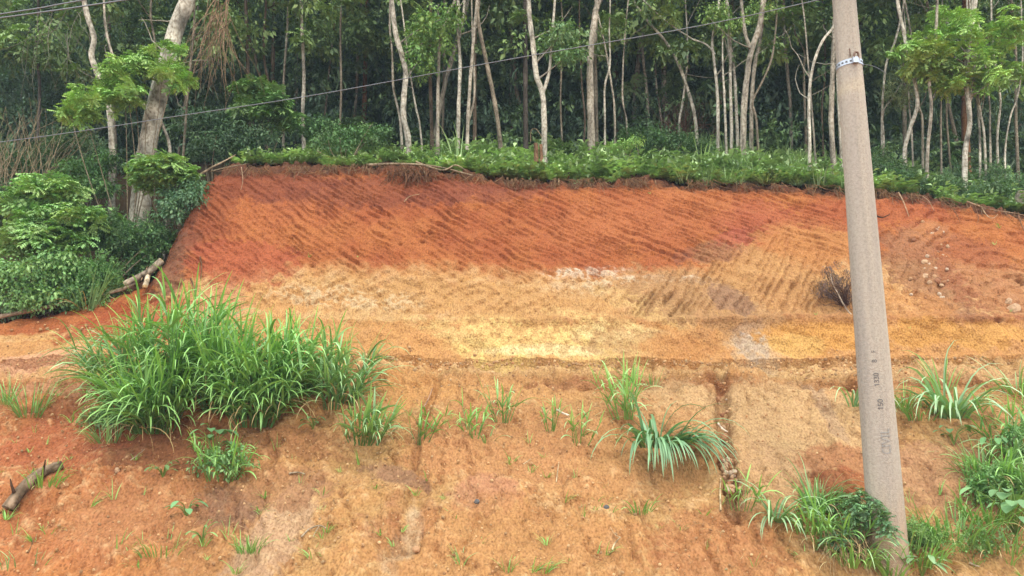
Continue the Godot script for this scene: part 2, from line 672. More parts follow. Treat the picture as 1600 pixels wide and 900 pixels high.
				if x > -2.6 and x < 0.2:
					var g2 := nline(at, crack) + n3 * 0.025
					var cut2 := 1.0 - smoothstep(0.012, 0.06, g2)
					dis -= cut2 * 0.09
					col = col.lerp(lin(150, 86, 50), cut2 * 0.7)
					var g3 := nline(at, wash) + n3 * 0.05 + n2 * 0.03
					dis -= (1.0 - smoothstep(0.03, 0.13, g3)) * 0.07
				var hd := Vector2(x - hole.x, (h - hole.y) * 1.3).length() + n3 * 0.03
				dis -= (1.0 - smoothstep(0.03, 0.1, hd)) * 0.16
				var ld := Vector2(x - lamp.x, (h - lamp.y) * 1.3).length()
				dis += 0.09 * exp(-pow(ld / 0.2, 2.0))
			else:
				var f := (h - band.y) / maxf(top.y - band.y, 0.3)
				var edge := 0.3 + 0.04 * n1 + 0.05 * n2 + 0.02 * n3 - 0.07 * smoothstep(-2.0, -4.5, x) + 0.12 * smoothstep(2.6, 4.2, x)
				var upper := smoothstep(edge - 0.07, edge + 0.06, f + 0.05 * n3)
				col = ochre.lerp(red, upper)
				col = col.lerp(orange, clampf(0.25 + n1, 0, 0.7) * upper * 0.55 + smoothstep(1.6, 3.2, x) * 0.2)
				col = col.lerp(lin(186, 116, 70), clampf(n2 * 1.6, 0, 0.7) * (1.0 - upper))
				col = col.lerp(lin(218, 172, 112), clampf(-n4 * 1.4 - 0.1, 0, 0.8) * (1.0 - upper))
				dis += 0.05 * smoothstep(-0.03, 0.015, f + n2 * 0.012) * (1.0 - smoothstep(0.1, 0.3, f)) * inface * smoothstep(-2.0, 1.0, x)
				col = col.lerp(lin(164, 92, 48), 0.6 * exp(-pow((f - 0.012 + n2 * 0.012) / 0.02, 2.0)) * smoothstep(-1.0, 1.5, x))  # dark line painted in for the shadow under the ledge
				if seg == 2:
					col = col.lerp(lin(206, 140, 70), 0.6)
				# marks of the bucket teeth
				var wx := x + n1 * 0.09
				var wb := b + n2 * 0.03
				var seam := smoothstep(0.0, 0.14, -(f - (0.33 + 0.10 * smoothstep(1.8, 3.4, x) + 0.2 * exp(-pow((x - 4.0) / 0.8, 2.0)))) + n2 * 0.05)
				var w2 := seam * smoothstep(0.4, 2.0, x)
				var w3 := smoothstep(4.7, 5.3, x + n2 * 0.25)
				w2 *= 1.0 - w3
				var w1 := (1.0 - w2 - w3) * lerpf(0.3, 1.0, upper)
				var f1: float = (wb + 0.75 * wx - 0.02 * wx * wx) / 0.128 + n1 * 0.9 + n2 * 0.5
				var f2: float = (wb - 1.65 * wx) / 0.22 + n1 * 0.8 + n2 * 0.35
				var f3: float = Vector2(wx - arc_c.x, (wb - arc_c.y) * 0.8).length() / 0.17 + n1 * 1.2 + n2 * 0.2
				var f4: float = (wb - 0.9 * wx) / 0.22 + n1 * 1.5 + n2 * 0.5
				f1 += 0.45 * sin(f1 * 0.9)
				f2 += 0.4 * sin(f2 * 1.1)
				var r1 := ridge(f1)
				var r2 := ridge(f2)
				var r3 := ridge(f3)
				var r4 := ridge(f4)
				# every groove has its own depth, which fades in and out along it
				r1 = lerpf(0.7, r1, clampf(0.62 + 1.2 * nz.get_noise_2d(floorf(f1) * 17.3, x * 1.1 + 5.0) + 0.5 * nz.get_noise_2d(floorf(f1) * 7.3, x * 3.6), 0.08, 1.4))
				r2 = lerpf(0.7, r2, clampf(0.65 + 1.4 * nz.get_noise_2d(floorf(f2) * 17.3 + 400.0, b * 1.6), 0.05, 1.3))
				r3 = lerpf(0.7, r3, clampf(0.55 + 1.5 * nz.get_noise_2d(floorf(f3) * 17.3 + 900.0, (x + b) * 1.4), 0.0, 1.3))
				var m := clampf(0.85 + nz.get_noise_3dv(p3 * 1.3 + Vector3(20, 4, 4)) * 0.9, 0.25, 1.35)
				var g := w1 * (r1 - 0.7) + w2 * (r2 - 0.7) * 1.25 + w3 * (r3 - 0.7) * 0.85 + (1.0 - upper) * (1.0 - w2 - w3) * (r4 - 0.7) * 0.4
				var env := smoothstep(0.0, 0.06, f) * (1.0 - smoothstep(0.96, 1.02, f)) * inface
				dis = dis * lerpf(1.0, 0.45, env) + (g * 0.072 * m + n2 * 0.03 + nz.get_noise_3dv(p3 * 6.5) * 0.012) * env
				dis += (nr.get_noise_3dv(p3 * 7.0) * 0.03 + n4 * 0.035 + n2 * 0.02) * env * lerpf(1.0, 0.25, upper)
				# dark mineral films that follow some of the grooves on the right
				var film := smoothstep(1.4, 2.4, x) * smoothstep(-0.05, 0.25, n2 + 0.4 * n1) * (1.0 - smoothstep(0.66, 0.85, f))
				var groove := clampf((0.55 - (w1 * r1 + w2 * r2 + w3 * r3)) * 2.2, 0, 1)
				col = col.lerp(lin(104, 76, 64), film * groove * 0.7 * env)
				if seg >= 3:
					var soily := smoothstep(0.9, 1.0, f + n2 * 0.05 + n3 * 0.03)
					col = col.lerp(crestc, soily * 0.7)
					dis += soily * (n2 * 0.15 + n4 * 0.1 + nr.get_noise_3dv(p3 * 8.0) * 0.05)
				if seg == 4:
					col = crestc.lerp(lin(92, 66, 44), t)
					dis *= 1.0 - smoothstep(0.3, 0.9, t)
				for gg in nearg:
					var gd := Vector2(x - gg[0], (h - gg[1]) * 1.6).length() + n3 * 0.012
					dis -= (1.0 - smoothstep(gg[2] * 0.4, gg[2], gd)) * gg[2] * 1.6
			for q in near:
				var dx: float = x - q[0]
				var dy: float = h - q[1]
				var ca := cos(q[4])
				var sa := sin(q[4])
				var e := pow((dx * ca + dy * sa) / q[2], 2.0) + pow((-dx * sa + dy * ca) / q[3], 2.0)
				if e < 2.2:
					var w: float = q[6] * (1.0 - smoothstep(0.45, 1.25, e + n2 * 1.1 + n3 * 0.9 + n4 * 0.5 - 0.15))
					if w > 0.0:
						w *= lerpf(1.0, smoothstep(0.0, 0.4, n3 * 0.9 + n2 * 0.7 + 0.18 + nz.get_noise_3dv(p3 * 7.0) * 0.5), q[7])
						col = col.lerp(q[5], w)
			var mm := 1.0 + n2 * 0.10 + n3 * 0.12 + n1 * 0.06
			col = Color(col.r * mm, col.g * mm * (1.0 + n3 * 0.05), col.b * mm)
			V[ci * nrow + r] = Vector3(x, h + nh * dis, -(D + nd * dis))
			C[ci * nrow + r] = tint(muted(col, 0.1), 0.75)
	var N := PackedVector3Array()
	N.resize(V.size())
	var I := PackedInt32Array()
	I.resize((ncol - 1) * (nrow - 1) * 6)
	var o := 0
	for ci in ncol:
		for r in nrow:
			var k := ci * nrow + r
			var du := V[mini(ci + 1, ncol - 1) * nrow + r] - V[maxi(ci - 1, 0) * nrow + r]
			var dv := V[ci * nrow + mini(r + 1, nrow - 1)] - V[ci * nrow + maxi(r - 1, 0)]
			N[k] = du.cross(dv).normalized()
			if ci < ncol - 1 and r < nrow - 1:
				I[o] = k
				I[o + 1] = k + 1
				I[o + 2] = k + nrow
				I[o + 3] = k + nrow
				I[o + 4] = k + 1
				I[o + 5] = k + nrow + 1
				o += 6
	var a := []
	a.resize(Mesh.ARRAY_MAX)
	a[Mesh.ARRAY_VERTEX] = V
	a[Mesh.ARRAY_NORMAL] = N
	a[Mesh.ARRAY_COLOR] = C
	a[Mesh.ARRAY_INDEX] = I
	var m := ArrayMesh.new()
	m.add_surface_from_arrays(Mesh.PRIMITIVE_TRIANGLES, a)
	m.surface_set_material(0, mats.soil)
	tag(put("earth_bank", m), "", "", "", "structure")


func build_sheets() -> void:
	# the hillside under the forest, and the roadside ground the photographer stands on
	var mb := MB.new()
	var nx := 161
	var nd := 120
	for a in nx:
		for b in nd:
			var x := lerpf(-60, 60, float(a) / (nx - 1))
			if absf(a - 80) <= 60: x = (a - 80) * 0.28
			else: x = signf(a - 80) * (16.8 + (absf(a - 80) - 60) * 3.2)
			var t := float(b) / (nd - 1)
			var D := cv(4, x).x + 0.75 + 75.0 * t * t
			var h := hill(x, D) - 0.05 + nz.get_noise_2d(x * 2.0, D * 2.0) * 0.06 * minf(1, t * 20)
			mb.v.append(Vector3(x, h, -D))
			mb.n.append(Vector3(0, 0.9, 0.4).normalized())
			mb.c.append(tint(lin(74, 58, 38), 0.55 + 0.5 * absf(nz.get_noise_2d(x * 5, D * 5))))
	for a in nx - 1:
		for b in nd - 1:
			var k := a * nd + b
			mb.i.append_array([k, k + 1, k + nd, k + nd, k + 1, k + nd + 1])
	tag(put("hillside", mb.mesh(mats.soil)), "", "", "", "structure")
	var g := MB.new()
	for a in 81:
		for b in 41:
			var x := (a - 40) * 0.4 if absf(a - 40) <= 40 else 0.0
			if absf(a - 40) > 30: x = signf(a - 40) * (12.0 + (absf(a - 40) - 30) * 8.0)
			var e := cv(0, x).x + 0.05
			var D := e - 0.15 * b if b < 30 else e - 4.5 - (b - 30) * 6.0
			g.v.append(Vector3(x, -0.012 + nz.get_noise_2d(x * 2, D * 2) * 0.01, -D))
			g.n.append(Vector3.UP)
			g.c.append(tint(lin(184, 116, 70), 0.75 + 0.2 * nz.get_noise_2d(x * 3, D * 3)))
	for a in 80:
		for b in 40:
			var k := a * 41 + b
			g.i.append_array([k, k + 41, k + 1, k + 1, k + 41, k + 42])
	tag(put("roadside_ground", g.mesh(mats.soil)), "", "", "", "structure")


# ---------------------------------------------------------------- foliage
func leaf_spray(kind: int) -> ArrayMesh:   # a twig with its leaves, about one metre across
	var mb := MB.new()
	var w := Color(1, 1, 1)
	match kind:
		0:   # broad dark leaves
			for k in 30:
				var at := Vector3(rf(-0.4, 0.4), rf(-0.22, 0.22), rf(-0.4, 0.4))
				var d := (at * Vector3(1, 0.2, 1) + rv() * 0.3 + Vector3.DOWN * 0.25).normalized()
				var L := rf(0.15, 0.27)
				mb.leaf(at, d, (Vector3.UP + rv() * 0.6).normalized(), L, L * rf(0.4, 0.55), tint(w, rf(0.7, 1.25)))
		1:   # feathery: pinnate fronds
			for f in 8:
				var ang := TAU * f / 8 + rf(-0.4, 0.4)
				var d := Vector3(cos(ang), rf(-0.1, 0.6), sin(ang)).normalized()
				var at := Vector3(rf(-0.1, 0.1), rf(-0.15, 0.15), rf(-0.1, 0.1))
				var cc := tint(w, rf(0.7, 1.25))
				for k in 6:
					at += d * 0.085
					d = (d + Vector3.DOWN * 0.12).normalized()
					for s in [-1, 1]:
						var sd: Vector3 = (d.cross(Vector3.UP).normalized() * s + d * 0.6 + Vector3.DOWN * rf(0.0, 0.5)).normalized()
						var L: float = 0.2 * (1.0 - absf(k - 3) * 0.1)
						mb.leaf(at, sd, (Vector3.UP + rv() * 0.5).normalized(), L, 0.085, tint(cc, rf(0.85, 1.15)))
		2:   # small scattered leaves on twigs
			for f in 7:
				var d := rv().normalized()
				var at := Vector3.ZERO
				for k in 7:
					at += d * 0.07
					d = (d + rv() * 0.25 + Vector3.DOWN * 0.05).normalized()
					for s in 2:
						var L := rf(0.08, 0.14)
						mb.leaf(at, (d + rv() * 0.9).normalized(), (Vector3.UP + rv() * 0.6).normalized(), L, L * 0.5, tint(w, rf(0.75, 1.2)))
		3:   # long narrow hanging leaves
			for k in 26:
				var at := Vector3(rf(-0.35, 0.35), rf(-0.2, 0.3), rf(-0.35, 0.35))
				var d := (at * Vector3(1, 0.3, 1) + rv() * 0.3 + Vector3.DOWN * 0.5).normalized()
				var L := rf(0.2, 0.34)
				mb.leaf(at, d, (Vector3.UP + rv() * 0.5).normalized(), L, L * 0.22, tint(w, rf(0.7, 1.25)))
	return mb.mesh(mats.leaf)


func blob_places(blobs: Array, count: int, size: float, col: Color, places: Array, colors: Array, at := Vector3.ZERO) -> void:
	# blobs: [centre, radii]; leaves sit towards the outside of each
	var total := 0.0
	for b in blobs: total += b[1].x * b[1].y
	for b in blobs:
		var k := int(count * b[1].x * b[1].y / total) + 1
		for j in k:
			var u := rv()
			while u.length() > 1.0 or u.length() < 0.05: u = rv()
			u = u.normalized() * pow(rf(0.15, 1.0), 0.5)
			if nz.get_noise_3dv((b[0] + u * b[1]) * 3.0) < -0.32: continue
			var s := size * rf(0.7, 1.25)
			var basis := Basis(Vector3.UP, rf(0, TAU)).rotated(Vector3(rf(-1, 1), 0, rf(-1, 1)).normalized(), rf(0, 0.8)).scaled(Vector3(s, s, s))
			places.append(Transform3D(basis, b[0] + u * b[1] - at))
			var m := rf(0.72, 1.25)
			colors.append(muted(Color(1.25 * col.r * m * rf(0.85, 1.2), 1.25 * col.g * m, 1.2 * col.b * m * rf(0.8, 1.2)), 0.2))


func shrub(called: String, label: String, category: String, base: Vector3, blobs: Array, kind: int, count: int, size: float, col: Color, group := "") -> Node3D:
	var o := thing(called, label, category, base, group)
	var st := MB.new()
	for b in blobs:
		for k in (1 if blobs.size() > 5 else 2):
			var e: Vector3 = b[0] + rv() * b[1] * 0.5 - base
			var mid := e * 0.5 + rv() * 0.12
			var path := smooth_path([Vector3(rf(-0.05, 0.05), -0.1, rf(-0.05, 0.05)), mid, e], 4)
			st.tube(path, taper(path.size(), 0.011, 0.004), 5, lin(140, 126, 104), 0.3, nz)
	put("stems", st.mesh(mats.bark), o).set_meta("kind", "stuff")
	var places := []
	var colors := []
	blob_places(blobs, count, size, col, places, colors, base)
	many("foliage", sprays[kind], places, colors, o)
	return o


var crown_meshes := []

func make_crown(kind: int) -> ArrayMesh:   # crown of about 2 m radius, its origin at the top of the trunk
	var mb := MB.new()
	for cl in 13:
		var c := Vector3(rf(-1.7, 1.7), rf(-0.5, 1.9), rf(-1.7, 1.7))
		var cr := rf(0.45, 0.85)
		mb.tube([Vector3(0, -0.6, 0), c * 0.5 + rv() * 0.1, c], [0.05, 0.035, 0.012], 4, lin(110, 98, 78))
		for k in 130:
			var u := rv().normalized() * sqrt(rf(0.1, 1.0)) * cr
			var L := rf(0.13, 0.24)
			var ww := 0.5 if kind != 2 else 0.28
			mb.leaf(c + u * Vector3(1.2, 0.7, 1.2), (u * Vector3(1, 0.2, 1) + rv() * 0.3 + Vector3.DOWN * 0.2).normalized(), (Vector3.UP + rv() * 0.6).normalized(), L, L * ww, tint(lin(78, 110, 52), rf(0.6, 1.2)))
	return mb.mesh(mats.leaf)


const BARKS := [[178, 170, 154], [160, 150, 134], [142, 130, 112], [112, 96, 80], [90, 82, 74], [128, 92, 66]]

func tree(called: String, label: String, D: float, w: float, bark: int, tall: float, px: Array, opts := {}) -> Node3D:
	if D <= 0.0:
		D = -G(px[0][0], px[0][1], 11.0, 20.0).z
	var p0 := P(px[0][0], px[0][1], D)
	var base := Vector3(p0.x, minf(hill(p0.x, D), p0.y) if D > cv(4, p0.x).x else ground(p0.x, D), -D)
	var o := thing(called, label, "tree", base, opts.get("group", ""))
	var pts := [Vector3(0, -0.15, 0)]
	var wob := rf(-0.4, 0.4)
	for k in range(1, px.size()):
		pts.append(P(px[k][0], px[k][1], D + wob * k / px.size()) - base)
	var d: Vector3 = (pts[-1] - pts[-2]).normalized()
	while pts[-1].y < tall:
		d = (d * 0.75 + Vector3.UP * 0.35 + rv() * 0.09).normalized()
		pts.append(pts[-1] + d * 0.8)
	var path := smooth_path(pts, 5)
	var r0 := w * 0.5 / FOCAL * D * (0.8 if w < 20 else 0.92)
	var rads := []
	for k in path.size():
		var t: float = clampf(path[k].y / tall, 0, 1)
		rads.append(r0 * (1.12 - 0.62 * t) * (1.0 + 0.5 * exp(-path[k].y * 6.0)))
	var mb := MB.new()
	var q: Array = BARKS[bark]
	var bc := lin(q[0], q[1], q[2], 1.05 if bark < 2 else 0.9)
	mb.tube(path, rads, 9 if w > 5 else 6, bc, 0.75 if bark < 3 else 0.5, nz)
	put("trunk", mb.mesh(mats.bark), o)
	for f in opts.get("fork", []):      # a second stem that leaves the trunk, from its own points
		var fp := []
		for k in f.size(): fp.append(P(f[k][0], f[k][1], D + wob * 0.5 + 0.05 * k) - base)
		var fd: Vector3 = (fp[-1] - fp[-2]).normalized()
		for k in 4:
			fd = (fd + Vector3.UP * 0.2 + rv() * 0.1).normalized()
			fp.append(fp[-1] + fd * 0.6)
		fp = smooth_path(fp, 5)
		var fm := MB.new()
		fm.tube(fp, taper(fp.size(), r0 * 0.72, r0 * 0.3), 7, bc, 0.6, nz)
		put("limb", fm.mesh(mats.bark), o)
	for k in opts.get("twigs", 3):
		var tw := MB.new()
		var s := int(path.size() * rf(0.22, 0.9))
		var dir := Vector3(rf(-1, 1), rf(0.1, 0.9), rf(-1, 1)).normalized()
		var tp := [path[s]]
		for j in 6:
			dir = (dir + rv() * 0.32 + Vector3.UP * 0.06).normalized()
			tp.append(tp[-1] + dir * rf(0.1, 0.22))
		tw.tube(tp, taper(7, minf(0.016, rads[s] * 0.5), 0.004), 5, tint(bc, 0.8))
		put("twig", tw.mesh(mats.bark), o)
	var cr := put("crown", crown_meshes[rng.randi() % crown_meshes.size()], o, path[-1])
	var s: float = opts.get("crown", clampf(w * 0.12, 0.5, 1.2))
	cr.scale = Vector3(s, s * rf(0.8, 1.1), s)
	cr.rotation.y = rf(0, TAU)
	if opts.has("leaves"):     # foliage of the tree that hangs into the picture
		var places := []
		var colors := []
		var blobs := []
		for l in opts.leaves:
			blobs.append([P(l[0], l[1], D + rf(-0.25, 0.35)), Vector3(l[2], l[3], minf(l[2], 60.0)) / FOCAL * D])
		blob_places(blobs, opts.get("count", 90), opts.get("size", 0.4), opts.get("col", lin(96, 132, 58)), places, colors, base)
		many("leaf_clusters", sprays[opts.get("kind", 0)], places, colors, o)
		for bl in blobs:
			var br := MB.new()
			var s2 := int(path.size() * 0.3)
			for k in path.size():
				if path[k].distance_to(bl[0] - base) < path[s2].distance_to(bl[0] - base): s2 = k
			s2 = maxi(s2 - 4, 1)
			var a: Vector3 = path[s2]
			var e: Vector3 = bl[0] - base
			if a.distance_to(e) < 3.0:
				var bp := smooth_path([a, a.lerp(e, 0.5) + Vector3(0, 0.06, 0) + rv() * 0.08, e], 4)
				br.tube(bp, taper(bp.size(), minf(0.02, r0 * 0.5), 0.006), 5, tint(bc, 0.7))
				put("branch", br.mesh(mats.bark), o)
	return o


# ---------------------------------------------------------------- grasses
func grass_mesh(culms: int, spread: float, height: float, leaf_len: float, width: float, droop: float, ca: Color, cb: Color, lean := Vector3.ZERO, segs := 6) -> ArrayMesh:
	ca = tint(muted(ca, 0.1), 1.15)
	cb = tint(muted(cb, 0.1), 1.15)
	var mb := MB.new()
	for k in culms:
		var ang := rf(0, TAU)
		var rr := sqrt(rng.randf()) * spread
		var base := Vector3(cos(ang) * rr, -0.04, sin(ang) * rr)
		var d := (Vector3(cos(ang) * rr / maxf(spread, 0.01) * 0.5, 1.0, sin(ang) * rr / maxf(spread, 0.01) * 0.5) + rv() * 0.16 + lean).normalized()
		var hh := height * rf(0.35, 1.0)
		var step := 0.09
		var at := base
		var t := 0.0
		var sgn := rf(0, TAU)
		var path := [at]
		while t < hh:
			at += d * step
			d = (d + rv() * 0.04 + lean * 0.03).normalized()
			t += step
			path.append(at)
			if t > hh * 0.06 and rng.randf() < 0.8:
				sgn += PI + rf(-0.9, 0.9)
				var out := (d * rf(0.5, 1.1) + Vector3(cos(sgn), 0, sin(sgn)) * rf(0.4, 0.9) + lean * 0.4).normalized()
				var m := rf(0.75, 1.2)
				if t < hh * 0.5 and rng.randf() < 0.16:
					mb.blade(at, out + Vector3.DOWN * 0.5, leaf_len * rf(0.4, 0.9), width * 0.6, droop * 1.6, lin(150, 124, 78), lin(206, 180, 124), segs, rf(-0.9, 0.9))
					continue
				mb.blade(at, out, leaf_len * rf(0.6, 1.15), width * rf(0.7, 1.15), droop * rf(0.6, 1.4), tint(ca, m), tint(cb, m * rf(0.85, 1.2)), segs, rf(-0.7, 0.7))
		mb.blade(at, d + rv() * 0.15, leaf_len * rf(0.5, 0.9), width * 0.8, droop * 0.35, tint(ca, 1.1), Color(cb.r * 1.15, cb.g * 1.2, cb.b * 0.8), segs, rf(-0.7, 0.7))
		if path.size() > 2:
			mb.tube(path, taper(path.size(), 0.006, 0.003), 4, tint(ca, 0.9), 0.0, null, false)
	return mb.mesh(mats.grass)


func tuft_mesh(blades: int, spread: float, leaf_len: float, width: float, droop: float, ca: Color, cb: Color, lean := Vector3.ZERO, open := 0.7, segs := 6) -> ArrayMesh:
	ca = tint(muted(ca, 0.1), 1.15)
	cb = tint(muted(cb, 0.1), 1.15)
	var mb := MB.new()
	for k in blades:
		var ang := rf(0, TAU)
		var rr := sqrt(rng.randf()) * spread
		var d := Vector3(cos(ang) * open * rf(0.2, 1.2), 1.0, sin(ang) * open * rf(0.2, 1.2)) + lean * rf(0.5, 1.3)
		if blades > 20 and rng.randf() < 0.1:
			mb.blade(Vector3(cos(ang) * rr, -0.02, sin(ang) * rr), d + Vector3(0, -0.5, 0.2), leaf_len * rf(0.4, 0.9), width * 0.6, droop * 1.5, lin(150, 124, 78), lin(206, 180, 124), segs, rf(-0.9, 0.9))
			continue
		var m := rf(0.75, 1.2)
		mb.blade(Vector3(cos(ang) * rr, -0.02, sin(ang) * rr), d.normalized(), leaf_len * rf(0.5, 1.1), width * rf(0.7, 1.2), droop * rf(0.6, 1.4), tint(ca, m), tint(cb, m), segs, rf(-0.6, 0.6))
	return mb.mesh(mats.grass)


func blades_apart(called: String, label: String, at: Vector3, blades: int, L: float, W: float, droop: float, ca: Color, cb: Color, lean: Vector3, open: float, spread := 0.08) -> Node3D:
	# a tuft whose broad blades can be told apart: each blade is a part
	var o := thing(called, label, "grass tuft", at)
	ca = tint(muted(ca, 0.16), 1.15)
	cb = tint(muted(cb, 0.16), 1.15)
	for k in blades:
		var ang := rf(0, TAU)
		var d := Vector3(cos(ang) * open * rf(0.3, 1.2), 0.8, sin(ang) * open * rf(0.3, 1.2)) + lean * rf(0.8, 1.5)
		var m := rf(0.75, 1.2)
		var mb := MB.new()
		mb.blade(Vector3(cos(ang) * rf(0, spread), -0.02, sin(ang) * rf(0, spread)), d.normalized(), L * rf(0.55, 1.1), W * rf(0.75, 1.2), droop * rf(0.7, 1.3), tint(ca, m), tint(cb, m), 8, rf(-0.5, 0.5))
		put("blade", mb.mesh(mats.grass), o)
	return o


func grass_thing(called: String, label: String, at: Vector3, m: Mesh, turn := 0.0, size := 1.0, group := "") -> Node3D:
	var o := put(called, m)
	o.position = at
	o.rotation.y = turn
	o.scale = Vector3.ONE * size
	return tag(o, label, "grass" if called.begins_with("tall") else "grass tuft", group)


func broad_plant(called: String, label: String, at: Vector3, leaves: int, height: float, L: float, W: float, col: Color, lean := Vector3.ZERO, spread := 0.5) -> Node3D:
	var o := thing(called, label, "plant", at)
	col = muted(col)
	var st := MB.new()
	var ends := []
	for k in leaves:
		var ang := k * 2.4 + rf(-0.4, 0.4)
		var e := Vector3(cos(ang) * spread * rf(0.25, 1.0), rf(0.3, 1.0), sin(ang) * spread * rf(0.25, 1.0)) * height + lean * rf(0.2, 1.0)
		var path := smooth_path([Vector3(0, -0.03, 0), e * Vector3(0.4, 0.65, 0.4), e], 3)
		st.tube(path, taper(path.size(), 0.006, 0.003), 4, lin(120, 140, 70))
		ends.append([e, ang])
	put("stems", st.mesh(mats.leaf), o).set_meta("kind", "stuff")
	for e in ends:
		var mb := MB.new()
		var out := Vector3(cos(e[1]), rf(-0.35, 0.2), sin(e[1])).normalized()
		var LL := L * rf(0.6, 1.1)
		var WW := W * LL / L * rf(0.85, 1.1)
		var side := out.cross(Vector3.UP).normalized()
		var up := side.cross(out)
		var cc := tint(col, rf(0.75, 1.2))
		# blade of the leaf: rounded outline in 7 stations, folded along its midrib, its tip bent down
		for k in 7:
			var t := k / 6.0
			var ww := WW * 0.5 * pow(sin(PI * clampf(t * 0.92 + 0.06, 0, 1)), 0.7)
			var c0: Vector3 = e[0] + out * (LL * t) - Vector3.UP * (LL * 0.35 * t * t)
			mb.v.append_array([c0 + side * ww + up * ww * 0.25, c0, c0 - side * ww + up * ww * 0.25])
			mb.n.append_array([(up - side * 0.3).normalized(), up, (up + side * 0.3).normalized()])
			mb.c.append_array([cc, tint(cc, 1.15), cc])
			if k < 6:
				for j in 2:
					var p := k * 3 + j
					mb.i.append_array([p, p + 1, p + 3, p + 1, p + 4, p + 3])
		put("leaf", mb.mesh(mats.leaf), o)
	return o


# ---------------------------------------------------------------- wood, roots, stones
func wood(called: String, label: String, category: String, pts: Array, r0: float, r1: float, col: Color, cut := false, sides := 8, group := "", rough := 0.5) -> Node3D:
	var base: Vector3 = pts[0]
	var path := []
	for p in pts: path.append(p - base)
	path = smooth_path(path, 5)
	var o := thing(called, label, category, base, group)
	var mb := MB.new()
	mb.tube(path, taper(path.size(), r0, r1), sides, col, rough, nz, not cut)
	put("stem" if r0 < 0.03 else "bark", mb.mesh(mats.bark), o)
	if cut:
		for e in 2:
			var a: Vector3 = path[0] if e == 0 else path[-1]
			var b: Vector3 = path[1] if e == 0 else path[-2]
			var d := (a - b).normalized()
			var cm := MB.new()
			cm.tube([a - d * 0.02, a + d * 0.006], [r0 * 0.97, r0 * 0.93] if e == 0 else [r1 * 0.97, r1 * 0.93], 14, lin(214, 176, 124))
			put("cut_end", cm.mesh(mats.bark), o)
	return o


func tangle(called: String, label: String, category: String, at: Vector3, box: Vector3, dir: Vector3, count: int, L: float, r: float, col: Color, wild := 0.25, part := "twigs") -> Node3D:
	var o := thing(called, label, category, at)
	var mb := MB.new()
	for k in count:
		var p := rv() * box
		var d := (dir + rv() * 0.55).normalized()
		var pts := [p]
		var n := 9
		for j in n:
			d = (d + rv() * wild + dir * 0.08).normalized()
			pts.append(pts[-1] + d * (L * rf(0.6, 1.2) / n))
		mb.tube(pts, taper(n + 1, r * rf(0.7, 1.3), r * 0.35), 4, tint(col, rf(0.65, 1.25)))
	put(part, mb.mesh(mats.bark), o).set_meta("kind", "stuff")
	return o


func stone_mesh(seed_: int) -> ArrayMesh:   # an angular lump with flat broken faces
	var rows := 6
	var cols := 9
	var pts := []
	for r in rows + 1:
		for q in cols:
			var th := PI * r / rows
			var ph := TAU * (q + 0.5 * (r % 2)) / cols
			var d := Vector3(sin(th) * cos(ph), cos(th), sin(th) * sin(ph))
			var k := 0.5 * (1.0 + nz.get_noise_3dv(d * 1.4 + Vector3(seed_ * 9, 1, 0)) * 0.45 + nz.get_noise_3dv(d * 3.5 + Vector3(seed_ * 5, 8, 0)) * 0.2)
			pts.append(d * minf(k, 0.5) * Vector3(1.0, 0.7, 0.85))
	var mb := MB.new()
	for r in rows:
		for q in cols:
			var a: Vector3 = pts[r * cols + q]
			var b: Vector3 = pts[r * cols + (q + 1) % cols]
			var c: Vector3 = pts[(r + 1) * cols + q]
			var d: Vector3 = pts[(r + 1) * cols + (q + 1) % cols]
			for t in [[a, b, c], [b, d, c]]:
				var n: Vector3 = (t[2] - t[0]).cross(t[1] - t[0])
				if n.length() < 1e-6: continue
				n = n.normalized()
				var back: bool = n.dot(t[0] + t[1] + t[2]) < 0
				if back: n = -n
				var s := mb.v.size()
				var m := rf(0.8, 1.1)
				for e in ([t[0], t[1], t[2]] if not back else [t[0], t[2], t[1]]):
					mb.v.append(e)
					mb.n.append(n)
					mb.c.append(Color(m, m, m))
				mb.i.append_array([s, s + 1, s + 2])
	return mb.mesh(mats.stone)


